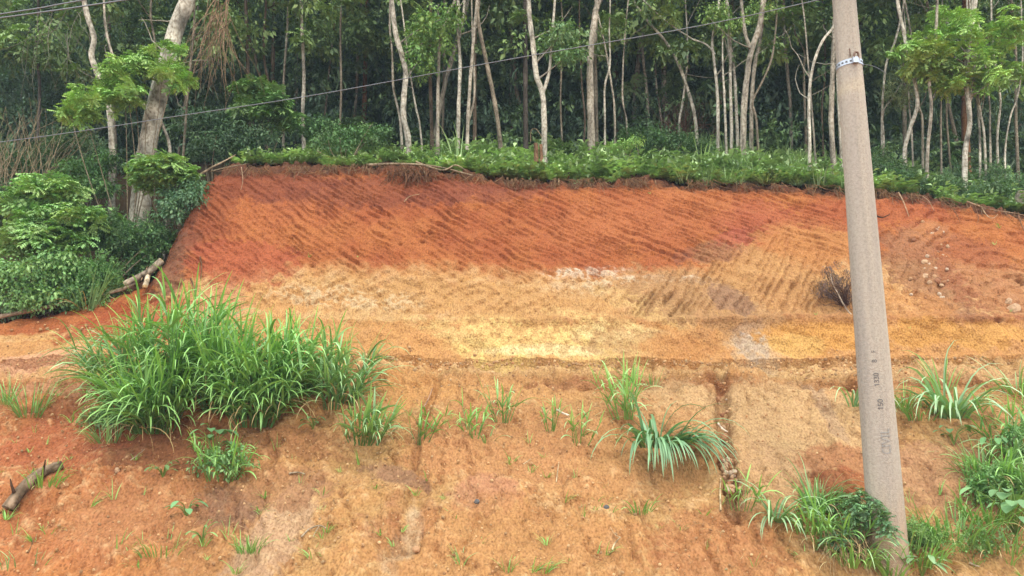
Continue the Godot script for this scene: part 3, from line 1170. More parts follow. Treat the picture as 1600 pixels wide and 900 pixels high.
func _ready() -> void:
	rng.seed = 20240
	nz.seed = 3
	nz.frequency = 1.0
	nz.noise_type = FastNoiseLite.TYPE_SIMPLEX_SMOOTH
	nr.seed = 11
	nr.frequency = 1.0
	nr.noise_type = FastNoiseLite.TYPE_CELLULAR
	nr.cellular_return_type = FastNoiseLite.RETURN_DISTANCE

	# ---- camera, sky, daylight of a bright overcast day
	var cam := Camera3D.new()
	cam.name = "camera"
	add_child(cam)
	cam.position = Vector3(0, EYE, 0)
	cam.rotation_degrees = Vector3(10, 0, 0)
	cam.fov = rad_to_deg(2.0 * atan(450.0 / FOCAL))
	cam.near = 0.05
	cam.far = 400.0
	cam.current = true
	var env := Environment.new()
	env.background_mode = Environment.BG_SKY
	var sky := ProceduralSkyMaterial.new()
	sky.sky_top_color = Color(0.80, 0.84, 0.88)
	sky.sky_horizon_color = Color(0.90, 0.92, 0.94)
	sky.ground_bottom_color = Color(0.45, 0.38, 0.32)
	sky.ground_horizon_color = Color(0.7, 0.66, 0.62)
	sky.sky_energy_multiplier = 1.5
	env.sky = Sky.new()
	env.sky.sky_material = sky
	env.tonemap_mode = Environment.TONE_MAPPER_LINEAR
	env.tonemap_exposure = 1.74
	env.fog_enabled = true
	env.fog_density = 0.0014
	env.fog_light_color = Color(0.78, 0.86, 0.92)
	env.sdfgi_enabled = true
	env.ssao_enabled = true
	env.ssil_enabled = true
	var we := WorldEnvironment.new()
	we.name = "environment"
	we.environment = env
	add_child(we)
	var sun := DirectionalLight3D.new()
	sun.name = "sun"
	add_child(sun)
	sun.rotation_degrees = Vector3(-58, 24, 0)
	sun.light_energy = 0.45
	sun.light_angular_distance = 18.0
	sun.light_color = Color(1.0, 0.97, 0.92)
	sun.shadow_enabled = true

	# ---- ground
	make_materials()
	lay_curve([[-900, 905, 6.6], [2500, 905, 6.6]])
	for k in XN: 
		curve_d[0][k] = 6.62
		curve_h[0][k] = -0.03
	lay_curve([[-800, 640, 8.7], [-300, 610, 8.8], [0, 600, 8.9], [100, 590, 9.0], [200, 578, 9.1], [400, 563, 9.2], [600, 567, 9.3], [700, 574, 9.35], [900, 574, 9.35], [1100, 577, 9.35], [1340, 578, 9.35], [1500, 570, 9.3], [1600, 575, 9.3], [1900, 590, 9.2], [2600, 600, 9.0]])
	lay_curve([[-800, 610, 9.2], [-300, 575, 9.4], [0, 562, 9.5], [150, 556, 9.65], [300, 548, 9.9], [450, 550, 10.05], [700, 562, 10.1], [900, 566, 10.1], [1150, 566, 10.1], [1340, 560, 10.1], [1600, 556, 10.05], [1900, 570, 10.0], [2600, 580, 9.8]])
	lay_curve([[-800, 590, 9.5], [-300, 550, 9.7], [0, 533, 9.8], [150, 520, 10.0], [260, 492, 10.3], [330, 490, 10.4], [600, 500, 10.36], [1000, 502, 10.33], [1340, 500, 10.3], [1600, 500, 10.25], [1900, 510, 10.2], [2600, 530, 10.0]])
	lay_curve([[-800, 570, 9.9], [-300, 528, 10.1], [0, 505, 10.2], [100, 486, 10.4], [215, 455, 10.85], [250, 430, 11.05], [268, 400, 11.2], [291, 356, 11.4], [299, 300, 11.5], [305, 268, 11.6], [324, 262, 11.8], [430, 263, 12.2], [600, 259, 12.2], [700, 268, 12.2], [800, 282, 12.2], [1000, 282, 12.2], [1200, 289, 12.2], [1350, 297, 12.1], [1450, 309, 12.0], [1550, 327, 11.9], [1600, 336, 11.9], [1900, 380, 11.7], [2600, 440, 11.4]])
	for k in XN:      # the bench is worn unevenly
		var x := X0 + k * XS
		curve_h[1][k] += 0.07 * nz.get_noise_1d(x * 0.8 + 3.0) + 0.035 * nz.get_noise_1d(x * 2.6)
		curve_d[1][k] += 0.1 * nz.get_noise_1d(x * 0.9 + 33.0)
		curve_h[2][k] += 0.05 * nz.get_noise_1d(x * 0.9 + 63.0)
	build_bank()
	build_sheets()
	for k in 4: sprays.append(leaf_spray(k))
	for k in 4: crown_meshes.append(make_crown(k % 3))
	build_pole()
	build_trees()
	build_forest()
	build_crest()
	build_left_side()
	build_grasses()
	build_debris()


# ---------------------------------------------------------------- the pole and its wires
func build_pole() -> void:
	var foot := P(1390, 878, 7.2)
	foot.y -= 0.25
	var o := thing("utility_pole", "tall tapered grey concrete utility pole standing on the lower slope", "utility pole", foot)
	var mb := MB.new()
	var sides := 40
	var rings := 120
	var tall := 8.4
	for k in rings + 1:
		var y := tall * k / rings
		var r := 0.166 - 0.0098 * y
		for s in sides:
			var a := TAU * s / sides
			var d := Vector3(cos(a), 0, sin(a))
			var q := nz.get_noise_3d(d.x * 1.2, y * 0.35, d.z * 1.2)
			var streak := nz.get_noise_3d(d.x * 3.0 + 4.0, y * 0.22, d.z * 3.0)
			var c := lin(178, 164, 146).lerp(lin(196, 180, 156), clampf(q + 0.3, 0, 1))
			c = c.lerp(lin(150, 140, 128), clampf(streak * 0.8, 0, 0.3))
			c = c.lerp(lin(206, 186, 152), exp(-pow((y - 4.72 - d.x * 0.02) / 0.06, 2.0)) * 0.6)
			c = c.lerp(lin(196, 170, 138), smoothstep(1.2, 0.3, y) * 0.45)
			c = c.lerp(lin(150, 138, 120), smoothstep(4.9, 6.0, y) * 0.35)
			c = c.lerp(lin(150, 138, 124), 0.5 * exp(-pow((a - 1.35) / 0.05, 2.0)) * clampf(0.6 + 2.0 * nz.get_noise_1d(y * 1.3), 0, 1))
			c = c.lerp(lin(196, 146, 100), smoothstep(1.0, 0.2, y + 0.25 * streak) * 0.5)
			mb.v.append(d * (r + q * 0.0015) + Vector3(0, y, 0))
			mb.n.append(d)
			mb.c.append(tint(muted(c, 0.12), 0.84))
	for k in rings:
		for s in sides:
			var p := k * sides + s
			var q := k * sides + (s + 1) % sides
			mb.i.append_array([p, q, p + sides, q, q + sides, p + sides])
	var cap := mb.v.size()
	mb.v.append(Vector3(0, tall + 0.01, 0))
	mb.n.append(Vector3.UP)
	mb.c.append(lin(150, 140, 126))
	for s in sides:
		mb.i.append_array([rings * sides + s, rings * sides + (s + 1) % sides, cap])
	put("shaft", mb.mesh(mats.concrete), o)
	# galvanised strap with slots, its lock and a bolt
	var band_y := P(1327, 96, 7.1).y - foot.y
	var br := 0.166 - 0.0098 * band_y
	var tilt := Basis(Vector3(0, 0, 1), deg_to_rad(3.0))
	var band := MB.new()
	for e in [[0.003, -0.026], [0.007, -0.026], [0.007, 0.026], [0.003, 0.026]]:
		for s in 48:
			var a := TAU * s / 48
			band.v.append(tilt * Vector3(cos(a) * (br + e[0]), e[1], sin(a) * (br + e[0])))
			band.n.append(Vector3(cos(a), 0, sin(a)))
			band.c.append(Color.WHITE)
	for k in 3:
		for s in 48:
			var p := k * 48 + s
			var q := k * 48 + (s + 1) % 48
			band.i.append_array([p, q, p + 48, q, q + 48, p + 48])
	var bo := put("strap", band.mesh(mats.zinc), o, Vector3(0, band_y, 0))
	for s in 20:
		var a := TAU * s / 20
		var bx := BoxMesh.new()
		bx.size = Vector3(0.018, 0.015, 0.006)
		bx.material = mats.paint_black
		var so := put("slot", bx, bo, tilt * Vector3(cos(a) * (br + 0.007), 0, sin(a) * (br + 0.007)))
		so.rotation.y = PI / 2 - a
	var lock := BoxMesh.new()
	lock.size = Vector3(0.055, 0.06, 0.035)
	lock.material = mats.zinc
	put("strap_lock", lock, o, Vector3(-0.0, band_y - 0.002, br + 0.018))
	var hook := MB.new()
	hook.tube([Vector3(-0.022, 0.0, 0.02), Vector3(-0.02, 0.05, 0.035), Vector3(-0.01, 0.07, 0.04), Vector3(0.012, 0.07, 0.04), Vector3(0.022, 0.05, 0.035), Vector3(0.024, 0.0, 0.02)], [0.011, 0.011, 0.011, 0.011, 0.011, 0.011], 8, Color.WHITE)
	put("hook", hook.mesh(mats.rust), o, Vector3(0.004, band_y, br))
	var bolt := MB.new()
	bolt.tube([Vector3(0, 0, 0), Vector3(-0.012, 0.07, 0.02)], [0.007, 0.006], 6, Color.WHITE)
	put("bolt", bolt.mesh(mats.rust), o, Vector3(-0.035, band_y + 0.05, br - 0.004))
	# lettering down the shaft, turned to read upwards
	var face := Vector3(-foot.x * 0.55, 0, -foot.z).normalized()
	var yaw := atan2(face.x, face.z)
	for row in [["CIVIL", 690, 96, true, 10], ["150", 632, 64, false, 3], ["1330", 593, 60, false, -3], ["8", 564, 60, false, -5], ["F", 549, 50, false, -6]]:
		var t := TextMesh.new()
		t.text = row[0]
		t.font_size = row[2]
		var f := SystemFont.new()
		f.font_names = PackedStringArray(["Droid Sans"])
		t.font = f
		t.pixel_size = 0.001 if row[0] == "CIVIL" else 0.00095
		t.depth = 0.012
		t.curve_step = 2.0
		t.material = mats.concrete_mark if row[3] else mats.paint_black
		var y := P(1380, row[1], 7.05).y - foot.y
		var r := 0.166 - 0.0098 * y
		var off := yaw + deg_to_rad(row[4] - 2.0)
		var lo := put("lettering", t, o, Vector3(sin(off) * (r - 0.0035), y, cos(off) * (r - 0.0035)))
		lo.basis = Basis(Vector3.UP, off) * Basis(Vector3(0, 0, 1), PI / 2)
	# wires
	var top := foot + Vector3(0, P(1318, 1, 7.2).y - foot.y + 0.03, 0.09)
	var rows := [
		["utility_wire", "thin grey cable sagging across the forest from the pole's top", [top, P(1100, 39, 7.5), P(800, 92, 8.0), P(500, 147, 8.5), P(300, 178, 8.8), P(0, 222, 9.3), P(-500, 280, 10.5)], 0.0048],
		["utility_wire", "upper of the two dark wires crossing the top left corner", [P(1316, -205, 7.2), P(600, -83, 7.6), P(130, 0, 8.0), P(0, 22, 8.2), P(-500, 95, 9.0)], 0.008],
		["utility_wire", "lower of the two dark wires crossing the top left corner", [P(1316, -170, 7.2), P(600, -62, 7.5), P(195, 0, 7.8), P(0, 28, 8.0), P(-500, 95, 8.6)], 0.008]]
	for w in rows:
		var mbw := MB.new()
		var path := smooth_path(w[2], 8)
		mbw.tube(path, taper(path.size(), w[3], w[3]), 6, Color.WHITE)
		tag(put(w[0], mbw.mesh(mats.wire)), w[1], "wire")
	var tail := MB.new()
	var tb := Vector3(br * 0.9, band_y - 0.01, 0.06)
	var tpath := smooth_path([tb, tb + Vector3(0.1, -0.04, 0.03), tb + Vector3(0.21, -0.12, 0.04)], 4)
	tail.tube(tpath, taper(tpath.size(), 0.0025, 0.002), 5, Color.WHITE)
	put("wire_tail", tail.mesh(mats.wire), o)


# ---------------------------------------------------------------- trees that can be told apart
func build_trees() -> void:
	var bright := lin(150, 190, 70)
	tree("tall_tree", "big pale leaning trunk above the left bushes, thickest in the forest", 12.3, 31, 0, 11, [[214, 372], [224, 270], [238, 190], [257, 112], [274, 50], [293, 0]], {"twigs": 5})
	tree("tall_tree", "pale S-curved trunk left of the big leaning tree", 13.0, 12, 0, 11, [[177, 330], [175, 240], [170, 165], [152, 114], [143, 88], [147, 60], [138, 30], [131, 0]])
	tree("slim_tree", "thin grey stem rising just left of the leaning trunk's top", 14.5, 5, 2, 9, [[246, 250], [244, 160], [243, 75], [236, 30], [236, 0]])
	tree("slim_tree", "thin pale crooked stem right beside the big leaning trunk", 12.2, 7, 1, 6, [[264, 330], [266, 250], [256, 200], [240, 172], [226, 165]], {"crown": 0.4})
	tree("slim_tree", "slender grey stem under bright leaves right of the leaning trunk", 13.4, 5, 2, 6, [[284, 290], [288, 220], [293, 150], [298, 100]], {"crown": 0.5})
	tree("slim_tree", "thin dark stem in deep shade at far left of forest", 16, 6, 4, 9, [[61, 240], [62, 150], [58, 80], [60, 0]])
	tree("slim_tree", "brown stem with loose bark near the hanging dry vines", 16, 8, 3, 9, [[392, 262], [391, 200], [388, 120], [384, 0]], {})
	tree("slim_tree", "dim crooked stem standing behind the green sapling left of centre", 16, 6, 3, 9, [[420, 240], [421, 150], [412, 80], [416, 0]])
	tree("slim_tree", "dark brown straight stem, leftmost of the group left of centre", 18, 8, 3, 10, [[426, 240], [426, 130], [429, 0]])
	tree("slim_tree", "pale thin straight stem left of the knotted grey one", 17, 5, 1, 10, [[444, 230], [443, 140], [448, 60], [451, 0]])
	tree("slim_tree", "short lit stem section between two pale stems left of centre", 18.5, 7, 1, 10, [[464, 235], [463, 120], [463, 0]])
	tree("slim_tree", "pale grey knotted stem left of centre with a slight kink", 16, 7, 0, 10, [[477, 243], [473, 185], [475, 118], [472, 50], [470, 0]])
	tree("slim_tree", "thin leaning brown stem at the left of the low saplings", 17.5, 4, 2, 8, [[503, 225], [511, 145], [520, 60]])
	tree("slim_tree", "thin brown upright stem above the fallen grey twig", 15.5, 5, 2, 9, [[528, 243], [533, 150], [532, 60], [533, 0]])
	tree("tall_tree", "reddish brown straight trunk dim behind the saplings", 18.5, 9, 5, 11, [[568, 225], [571, 100], [573, 0]])
	tree("tall_tree", "bold pale trunk bending left as it rises, left of the root tangle", 14.2, 11, 0, 11, [[640, 245], [637, 213], [631, 185], [631, 150], [634, 112], [626, 80], [618, 50], [612, 0]], {"leaves": [[668, 62, 46, 34], [690, 30, 40, 22], [655, 95, 30, 20]], "count": 90, "size": 0.42, "kind": 0, "col": lin(120, 158, 58)})
	tree("slim_tree", "thin pale stem hugging the left of the bold bending trunk", 14.8, 5, 1, 8, [[630, 240], [625, 185], [615, 140], [613, 85], [609, 40]])
	tree("slim_tree", "very thin pale leaning sapling stem right of the bending trunk", 14.6, 4, 0, 5, [[662, 236], [656, 196], [650, 168], [643, 128]], {"crown": 0.3})
	tree("slim_tree", "brown slim trunk left of the one curving right at its top", 15.0, 7, 3, 10, [[676, 242], [674, 180], [672, 110], [673, 0]])
	tree("slim_tree", "grey slim trunk whose top curves to the right", 14.6, 7, 1, 10, [[684, 244], [684, 180], [685, 120], [688, 60], [700, 22], [711, 0]])
	tree("slim_tree", "dim thin stem between the curving trunk and pale straight one", 17, 5, 2, 9, [[691, 235], [694, 100], [695, 0]])
	tree("tall_tree", "straight whitish trunk with a narrow fork near the top edge", 14.4, 7.5, 0, 10, [[715, 244], [717, 160], [719, 100], [716, 55], [716, 0]], {"fork": [[[718, 60], [723, 30], [726, 0]]]})
	tree("slim_tree", "tan twisted pair-stemmed trunk right of the whitish forked one", 13.6, 7, 1, 10, [[730, 260], [731, 190], [735, 125], [740, 60], [746, 0]], {"fork": [[[732, 190], [741, 150], [740, 90]]]})
	tree("slim_tree", "dark straight stem just behind the twisted tan trunk", 15.4, 7, 3, 10, [[742, 240], [742, 120], [744, 0]])
	tree("tall_tree", "grey tan trunk leaning left from its foot, left of dark mottled one", 14.2, 8.5, 2, 10, [[785, 247], [778, 190], [765, 120], [752, 60], [746, 20], [748, 0]])
	tree("tall_tree", "dark trunk mottled with lichen left of the pale Y-shaped tree", 15.0, 10, 4, 11, [[822, 243], [821, 160], [821, 80], [821, 0]])
	tree("forked_tree", "pale Y-shaped tree forking halfway up near the crest", 13.4, 11, 0, 10, [[851, 250], [850, 180], [847, 144], [838, 118], [833, 70], [828, 30], [826, 0]], {"fork": [[[848, 146], [857, 118], [861, 85], [862, 62]]], "leaves": [[878, 52, 28, 18], [865, 75, 26, 14], [890, 85, 20, 14]], "count": 60, "size": 0.36, "kind": 0, "col": lin(112, 148, 84)})
	tree("slim_tree", "very thin stem between the Y-shaped tree and stout grey trunk", 16, 4, 2, 8, [[880, 240], [876, 170], [877, 110], [879, 40]])
	tree("slim_tree", "thin dark stem just left of the stout grey trunk", 16, 4, 3, 8, [[909, 238], [914, 190], [909, 130], [906, 60]])
	tree("tall_tree", "stout straight grey trunk standing alone right of centre", 14.2, 14, 1, 11, [[924, 244], [923, 180], [922, 110], [924, 72], [930, 22], [935, 0]])
	tree("slim_tree", "mottled slim trunk half hidden behind the stout grey one", 16.2, 8, 2, 10, [[932, 238], [931, 150], [930, 70], [934, 0]])
	tree("slim_tree", "pale slim stem right of stout grey trunk, curving at top", 15, 4.5, 0, 7, [[945, 240], [945, 180], [945, 135], [953, 100], [952, 50]])
	tree("slim_tree", "pale slim stem leaning left, second right of stout grey trunk", 15, 4.5, 1, 7, [[961, 236], [960, 170], [955, 130], [946, 75]])
	tree("slim_tree", "wavering thin stem, third right of the stout grey trunk", 15.6, 4, 1, 7, [[981, 236], [979, 190], [973, 158], [973, 120], [976, 60]])
	tree("slim_tree", "dim reddish stem deep behind the wavering thin one", 19, 7, 5, 10, [[964, 230], [963, 150], [963, 80], [962, 0]])
	tree("slim_tree", "mottled slim trunk leaning left in the dark before the brush heap", 17, 6, 1, 9, [[1013, 225], [1011, 150], [1004, 80], [1003, 0]])
	tree("slim_tree", "zigzag thin stem left of the dry brush heap", 17, 5, 1, 8, [[1029, 225], [1033, 188], [1025, 130], [1024, 70], [1030, 0]])
	tree("arching_tree", "pale trunk arching over to the left above the dry brush heap", 15.6, 7, 0, 6, [[1090, 226], [1086, 185], [1075, 142], [1060, 100], [1040, 65], [1008, 28]], {"crown": 0.8})
	tree("slim_tree", "short pale bent stem in front of the dry brush heap", 15.6, 5, 0, 5, [[1062, 225], [1061, 195], [1066, 165], [1070, 135]], {"crown": 0.25})
	tree("slim_tree", "pale slender tree with bare antler twigs, right of brush heap", 14.6, 6.5, 0, 7, [[1119, 235], [1122, 185], [1120, 135], [1116, 98], [1113, 60], [1122, 18]], {"fork": [[[1117, 85], [1104, 70], [1090, 64], [1080, 60]]], "twigs": 6})
	tree("slim_tree", "pale straight stem broken off at mid height", 14.4, 5.5, 0, 3.0, [[1134, 242], [1133, 180], [1130, 118], [1129, 92]], {"crown": 0.12})
	tree("slim_tree", "whitish wavy stem, left one of a close pair", 14.6, 6.5, 0, 9, [[1140, 240], [1143, 205], [1141, 130], [1141, 70], [1136, 0]], {"leaves": [[1140, 35, 22, 14], [1115, 20, 26, 14]], "count": 40, "size": 0.34, "col": lin(130, 166, 66)})
	tree("slim_tree", "whitish wavy stem, right one of a close pair", 15, 6, 0, 9, [[1152, 234], [1150, 160], [1146, 100], [1139, 55], [1135, 10]])
	tree("forked_tree", "stout grey tree dividing into two upright limbs near top edge", 14.4, 12, 1, 10, [[1157, 236], [1162, 180], [1168, 112], [1175, 76], [1187, 40], [1193, 0]], {"fork": [[[1174, 80], [1165, 55], [1160, 20], [1158, 0]]], "leaves": [[1190, 18, 30, 16]], "count": 24, "size": 0.34, "col": lin(130, 166, 66)})
	tree("slim_tree", "grey slim trunk tight against the right of the forked tree", 14.8, 8, 1, 10, [[1172, 236], [1174, 180], [1178, 110], [1188, 60], [1195, 0]])
	tree("slim_tree", "thin crooked tan stem right of the stout forked tree", 14.6, 5, 2, 7, [[1184, 238], [1182, 190], [1176, 160], [1190, 130], [1206, 90]])
	tree("slim_tree", "pale stem at the crest bowing right towards the utility pole", 12.9, 6.5, 0, 6, [[1264, 276], [1265, 230], [1264, 155], [1270, 105], [1284, 66], [1303, 40]], {"crown": 0.6})
	tree("slim_tree", "very thin stem beside the one bowing towards the pole", 14, 4, 1, 6, [[1274, 246], [1270, 190], [1266, 140], [1262, 90]])
	tree("slim_tree", "thin forked stem in shade left of the bowing stem", 16, 5, 2, 8, [[1258, 228], [1256, 120], [1257, 82], [1242, 50], [1238, 0]])
	tree("slim_tree", "dim thin stem just left of the pinkish grey trunk", 16.5, 4, 3, 8, [[1285, 228], [1284, 170], [1289, 120], [1288, 40]])
	tree("tall_tree", "straight pinkish grey trunk half behind the utility pole's left side", 13.6, 10, 1, 10, [[1302, 254], [1299, 200], [1300, 140], [1303, 60], [1306, 0]])
	tree("slim_tree", "pale thin trunk touching the utility pole's left edge", 13.8, 6.5, 0, 8, [[1313, 248], [1312, 190], [1309, 130], [1308, 80]])
	tree("slim_tree", "pale double-stemmed sapling, first right of the utility pole", 14.6, 5, 0, 7, [[1375, 248], [1378, 190], [1381, 130], [1386, 95], [1398, 66]], {"fork": [[[1379, 190], [1381, 215], [1380, 245]]], "leaves": [[1408, 130, 32, 32], [1395, 150, 26, 22]], "count": 60, "size": 0.3, "kind": 2, "col": lin(128, 142, 92)})
	tree("tall_tree", "dim brown trunk rising behind the pale elbowed one", 16.5, 8, 2, 10, [[1412, 250], [1412, 140], [1406, 60], [1404, 0]])
	tree("tall_tree", "pale grey trunk with a sharp elbow, right of the pole", 13.3, 7.5, 0, 9, [[1419, 279], [1413, 242], [1421, 205], [1433, 166], [1430, 132], [1418, 80], [1410, 40], [1402, 0]])
	tree("slim_tree", "very thin stem at the elbowed trunk's right foot", 14.2, 3.5, 1, 6, [[1424, 268], [1425, 215], [1421, 170]])
	tree("slim_tree", "pale slender trunk with tufted lower bark between elbowed and white trunks", 13.2, 6.5, 1, 8, [[1446, 290], [1449, 240], [1455, 172], [1452, 122], [1460, 82]], {"leaves": [[1450, 95, 40, 30], [1480, 125, 36, 20]], "count": 60, "size": 0.42, "kind": 1, "col": lin(150, 178, 72)})
	tree("slim_tree", "bent short stem left of the slender tufted trunk", 15, 5, 1, 6, [[1438, 255], [1441, 190], [1436, 168], [1430, 120]])
	tree("tall_tree", "bright white trunk under spreading yellow green leaves at right", 13.0, 10, 0, 8, [[1503, 297], [1508, 240], [1515, 195], [1513, 160], [1509, 118], [1513, 78], [1519, 38]], {"leaves": [[1500, 72, 60, 26], [1530, 40, 54, 24], [1455, 62, 50, 20], [1475, 30, 50, 22], [1520, 128, 50, 14], [1545, 105, 30, 14], [1575, 60, 36, 30], [1420, 75, 30, 18]], "count": 150, "size": 0.31, "kind": 1, "col": bright, "fork": [[[1512, 165], [1520, 145], [1521, 120]]]})
	tree("tall_tree", "dark brown thick trunk dim behind the bright white one", 15.4, 15, 5, 10, [[1507, 262], [1508, 180], [1510, 90], [1508, 0]])
	tree("slim_tree", "left one of two thin pale stems right of the white trunk", 13.4, 4.5, 0, 6, [[1526, 286], [1531, 220], [1527, 155], [1524, 100]], {"leaves": [[1570, 118, 36, 14], [1540, 130, 30, 12]], "count": 30, "size": 0.36, "kind": 1, "col": lin(138, 172, 74)})
	tree("slim_tree", "right one of two thin pale stems right of the white trunk", 13.4, 4.5, 0, 6, [[1537, 286], [1538, 215], [1530, 165], [1520, 80]])
	tree("slim_tree", "short thin pale stem left of the last pair at right", 14.2, 4, 1, 5, [[1543, 268], [1547, 210], [1546, 160]])
	tree("slim_tree", "pale thin upright stem, first of last pair at right", 14.2, 4.5, 0, 7, [[1557, 268], [1558, 220], [1563, 160], [1556, 110]])
	tree("slim_tree", "pale thin leaning stem, second of last pair at right", 13.5, 4, 0, 5, [[1569, 290], [1570, 245], [1578, 185], [1590, 150]])
	tree("slim_tree", "dim tan trunk nearest the right edge of the forest", 15.2, 6, 2, 9, [[1585, 255], [1587, 170], [1588, 100], [1580, 0]])
	tree("slim_tree", "faint short stem between tufted and white trunks", 15, 4, 1, 6, [[1467, 258], [1470, 195], [1472, 120]])
	tree("slim_tree", "faint leaning stem touching the white trunk's left side", 15, 4, 2, 6, [[1484, 258], [1480, 200], [1478, 130]])


func build_forest() -> void:
	# thin trunks deep in the shade, alike
	var proto := []
	for k in 5:
		var mb := MB.new()
		var pts := [Vector3(0, -0.2, 0)]
		var d := Vector3(rf(-0.12, 0.12), 1, rf(-0.1, 0.1)).normalized()
		for j in 13:
			d = (d + rv() * 0.1 + Vector3.UP * 0.05).normalized()
			pts.append(pts[-1] + d * 0.9)
		var path := smooth_path(pts, 3)
		var q: Array = BARKS[[1, 2, 3, 1, 2][k]]
		mb.tube(path, taper(path.size(), 0.07, 0.03), 6, lin(q[0], q[1], q[2], 0.8), 0.6, nz)
		proto.append([mb.mesh(mats.bark), path[-1]])
	var count := 0
	while count < 64:
		var D := rf(16.0, 29.0)
		var x := rf(-1, 1) * D * 0.74
		if nz.get_noise_2d(x * 0.4, D * 0.4) < -0.25: continue
		var o := thing("background_tree", "slim trunk deep in the shade behind the forest's front trees", "tree", Vector3(x, hill(x, D), -D), "slim trunks deep in the shade")
		var k := rng.randi() % 5
		var tr := put("trunk", proto[k][0], o)
		var s := rf(0.5, 1.15)
		tr.scale = Vector3(s, rf(0.75, 1.05), s)
		tr.rotation.y = rf(0, TAU)
		var c := put("crown", crown_meshes[rng.randi() % 4], o, tr.transform * (proto[k][1] as Vector3))
		c.scale = Vector3.ONE * rf(0.7, 1.1)
		c.rotation.y = rf(0, TAU)
		count += 1
	# understorey leaves between and behind the trunks: a mass nobody could count
	var u := Node3D.new()
	u.name = "forest_understory"
	add_child(u)
	tag(u, "dark green leafy mass between and behind the forest trunks", "undergrowth", "", "stuff")
	var places := [[], [], [], []]
	var colors := [[], [], [], []]
	var made := 0
	while made < 21000:
		var D := 15.3 + 24.0 * pow(rng.randf(), 0.85)
		var x := rf(-1, 1) * D * 0.8
		var g := hill(x, D)
		var up := -log(rf(0.02, 1.0)) * 0.9 if rng.randf() < 0.45 else rf(0.5, 9.0 + (D - 15.0) * 0.15)
		if D < 16.5 and up > 0.9 and up < 2.6 and rng.randf() < 0.8: continue
		var p := Vector3(x, g + up, -D)
		if nz.get_noise_3dv(p * Vector3(0.55, 0.8, 0.55)) < -0.08 + (0.12 if D < 20.0 else -0.1): continue
		var k: int = [0, 0, 2, 3, 1, 2][rng.randi() % 6]
		var s := rf(0.6, 1.2) * (0.75 if D < 19.0 else 1.1)
		places[k].append(Transform3D(Basis(Vector3.UP, rf(0, TAU)).rotated(Vector3(rf(-1, 1), 0, rf(-1, 1)).normalized(), rf(0, 0.6)).scaled(Vector3(s, s, s)), p))
		var w := clampf(0.5 + nz.get_noise_3dv(p * 0.5 + Vector3(40, 0, 0)) * 1.1, 0, 1)
		var c := lin(92, 122, 76).lerp(lin(122, 156, 72), w)
		colors[k].append(muted(tint(c, 0.45 + 1.3 * pow(rng.randf(), 2.0)), 0.3))
		made += 1
	made = 0
	while made < 3200:      # cool leaves at the height of the trunks
		var D := rf(17.0, 25.0)
		var x := rf(-1, 1) * D * 0.78
		var p := Vector3(x, hill(x, D) + rf(0.3, 3.8), -D)
		if nz.get_noise_3dv(p * Vector3(0.7, 0.9, 0.7) + Vector3(0, 90, 0)) < 0.02: continue
		var k: int = [0, 2, 3, 2][rng.randi() % 4]
		var s := rf(0.5, 0.95)
		places[k].append(Transform3D(Basis(Vector3.UP, rf(0, TAU)).rotated(Vector3(rf(-1, 1), 0, rf(-1, 1)).normalized(), rf(0, 0.6)).scaled(Vector3(s, s, s)), p))
		colors[k].append(muted(tint(lin(108, 138, 104), rf(0.6, 1.5)), 0.2))
		made += 1
	made = 0
	while made < 2600:      # lighter leaves of the nearest crowns
		var D := rf(14.8, 19.5)
		var x := rf(-1, 1) * D * 0.78
		var up := rf(2.4, 7.0)
		var p := Vector3(x, hill(x, D) + up, -D)
		if nz.get_noise_3dv(p * Vector3(0.5, 0.75, 0.5) + Vector3(0, 50, 0)) < 0.16: continue
		var k: int = [0, 2, 1, 0][rng.randi() % 4]
		var s := rf(0.45, 0.8)
		places[k].append(Transform3D(Basis(Vector3.UP, rf(0, TAU)).rotated(Vector3(rf(-1, 1), 0, rf(-1, 1)).normalized(), rf(0, 0.6)).scaled(Vector3(s, s, s)), p))
		colors[k].append(muted(tint(lin(122, 152, 88).lerp(lin(156, 184, 84), rng.randf()), rf(0.6, 1.3)), 0.2))
		made += 1
	for k in 4: many("foliage", sprays[k], places[k], colors[k], u)
	# the wood closes up behind
	var fp := []
	var fc := []
	for k in 520:
		var D := rf(34, 62)
		var x := rf(-1, 1) * D * 0.95
		fp.append(Transform3D(Basis(Vector3.UP, rf(0, TAU)).scaled(Vector3.ONE * rf(1.1, 1.9)), Vector3(x, hill(x, D) + rf(0.5, 15), -D)))
		fc.append(tint(Color.WHITE, rf(0.7, 1.3)))
	var far := many("distant_wood", crown_meshes[0], fp, fc)
	tag(far, "dim mass of crowns filling the far back of the forest", "wood", "", "stuff")


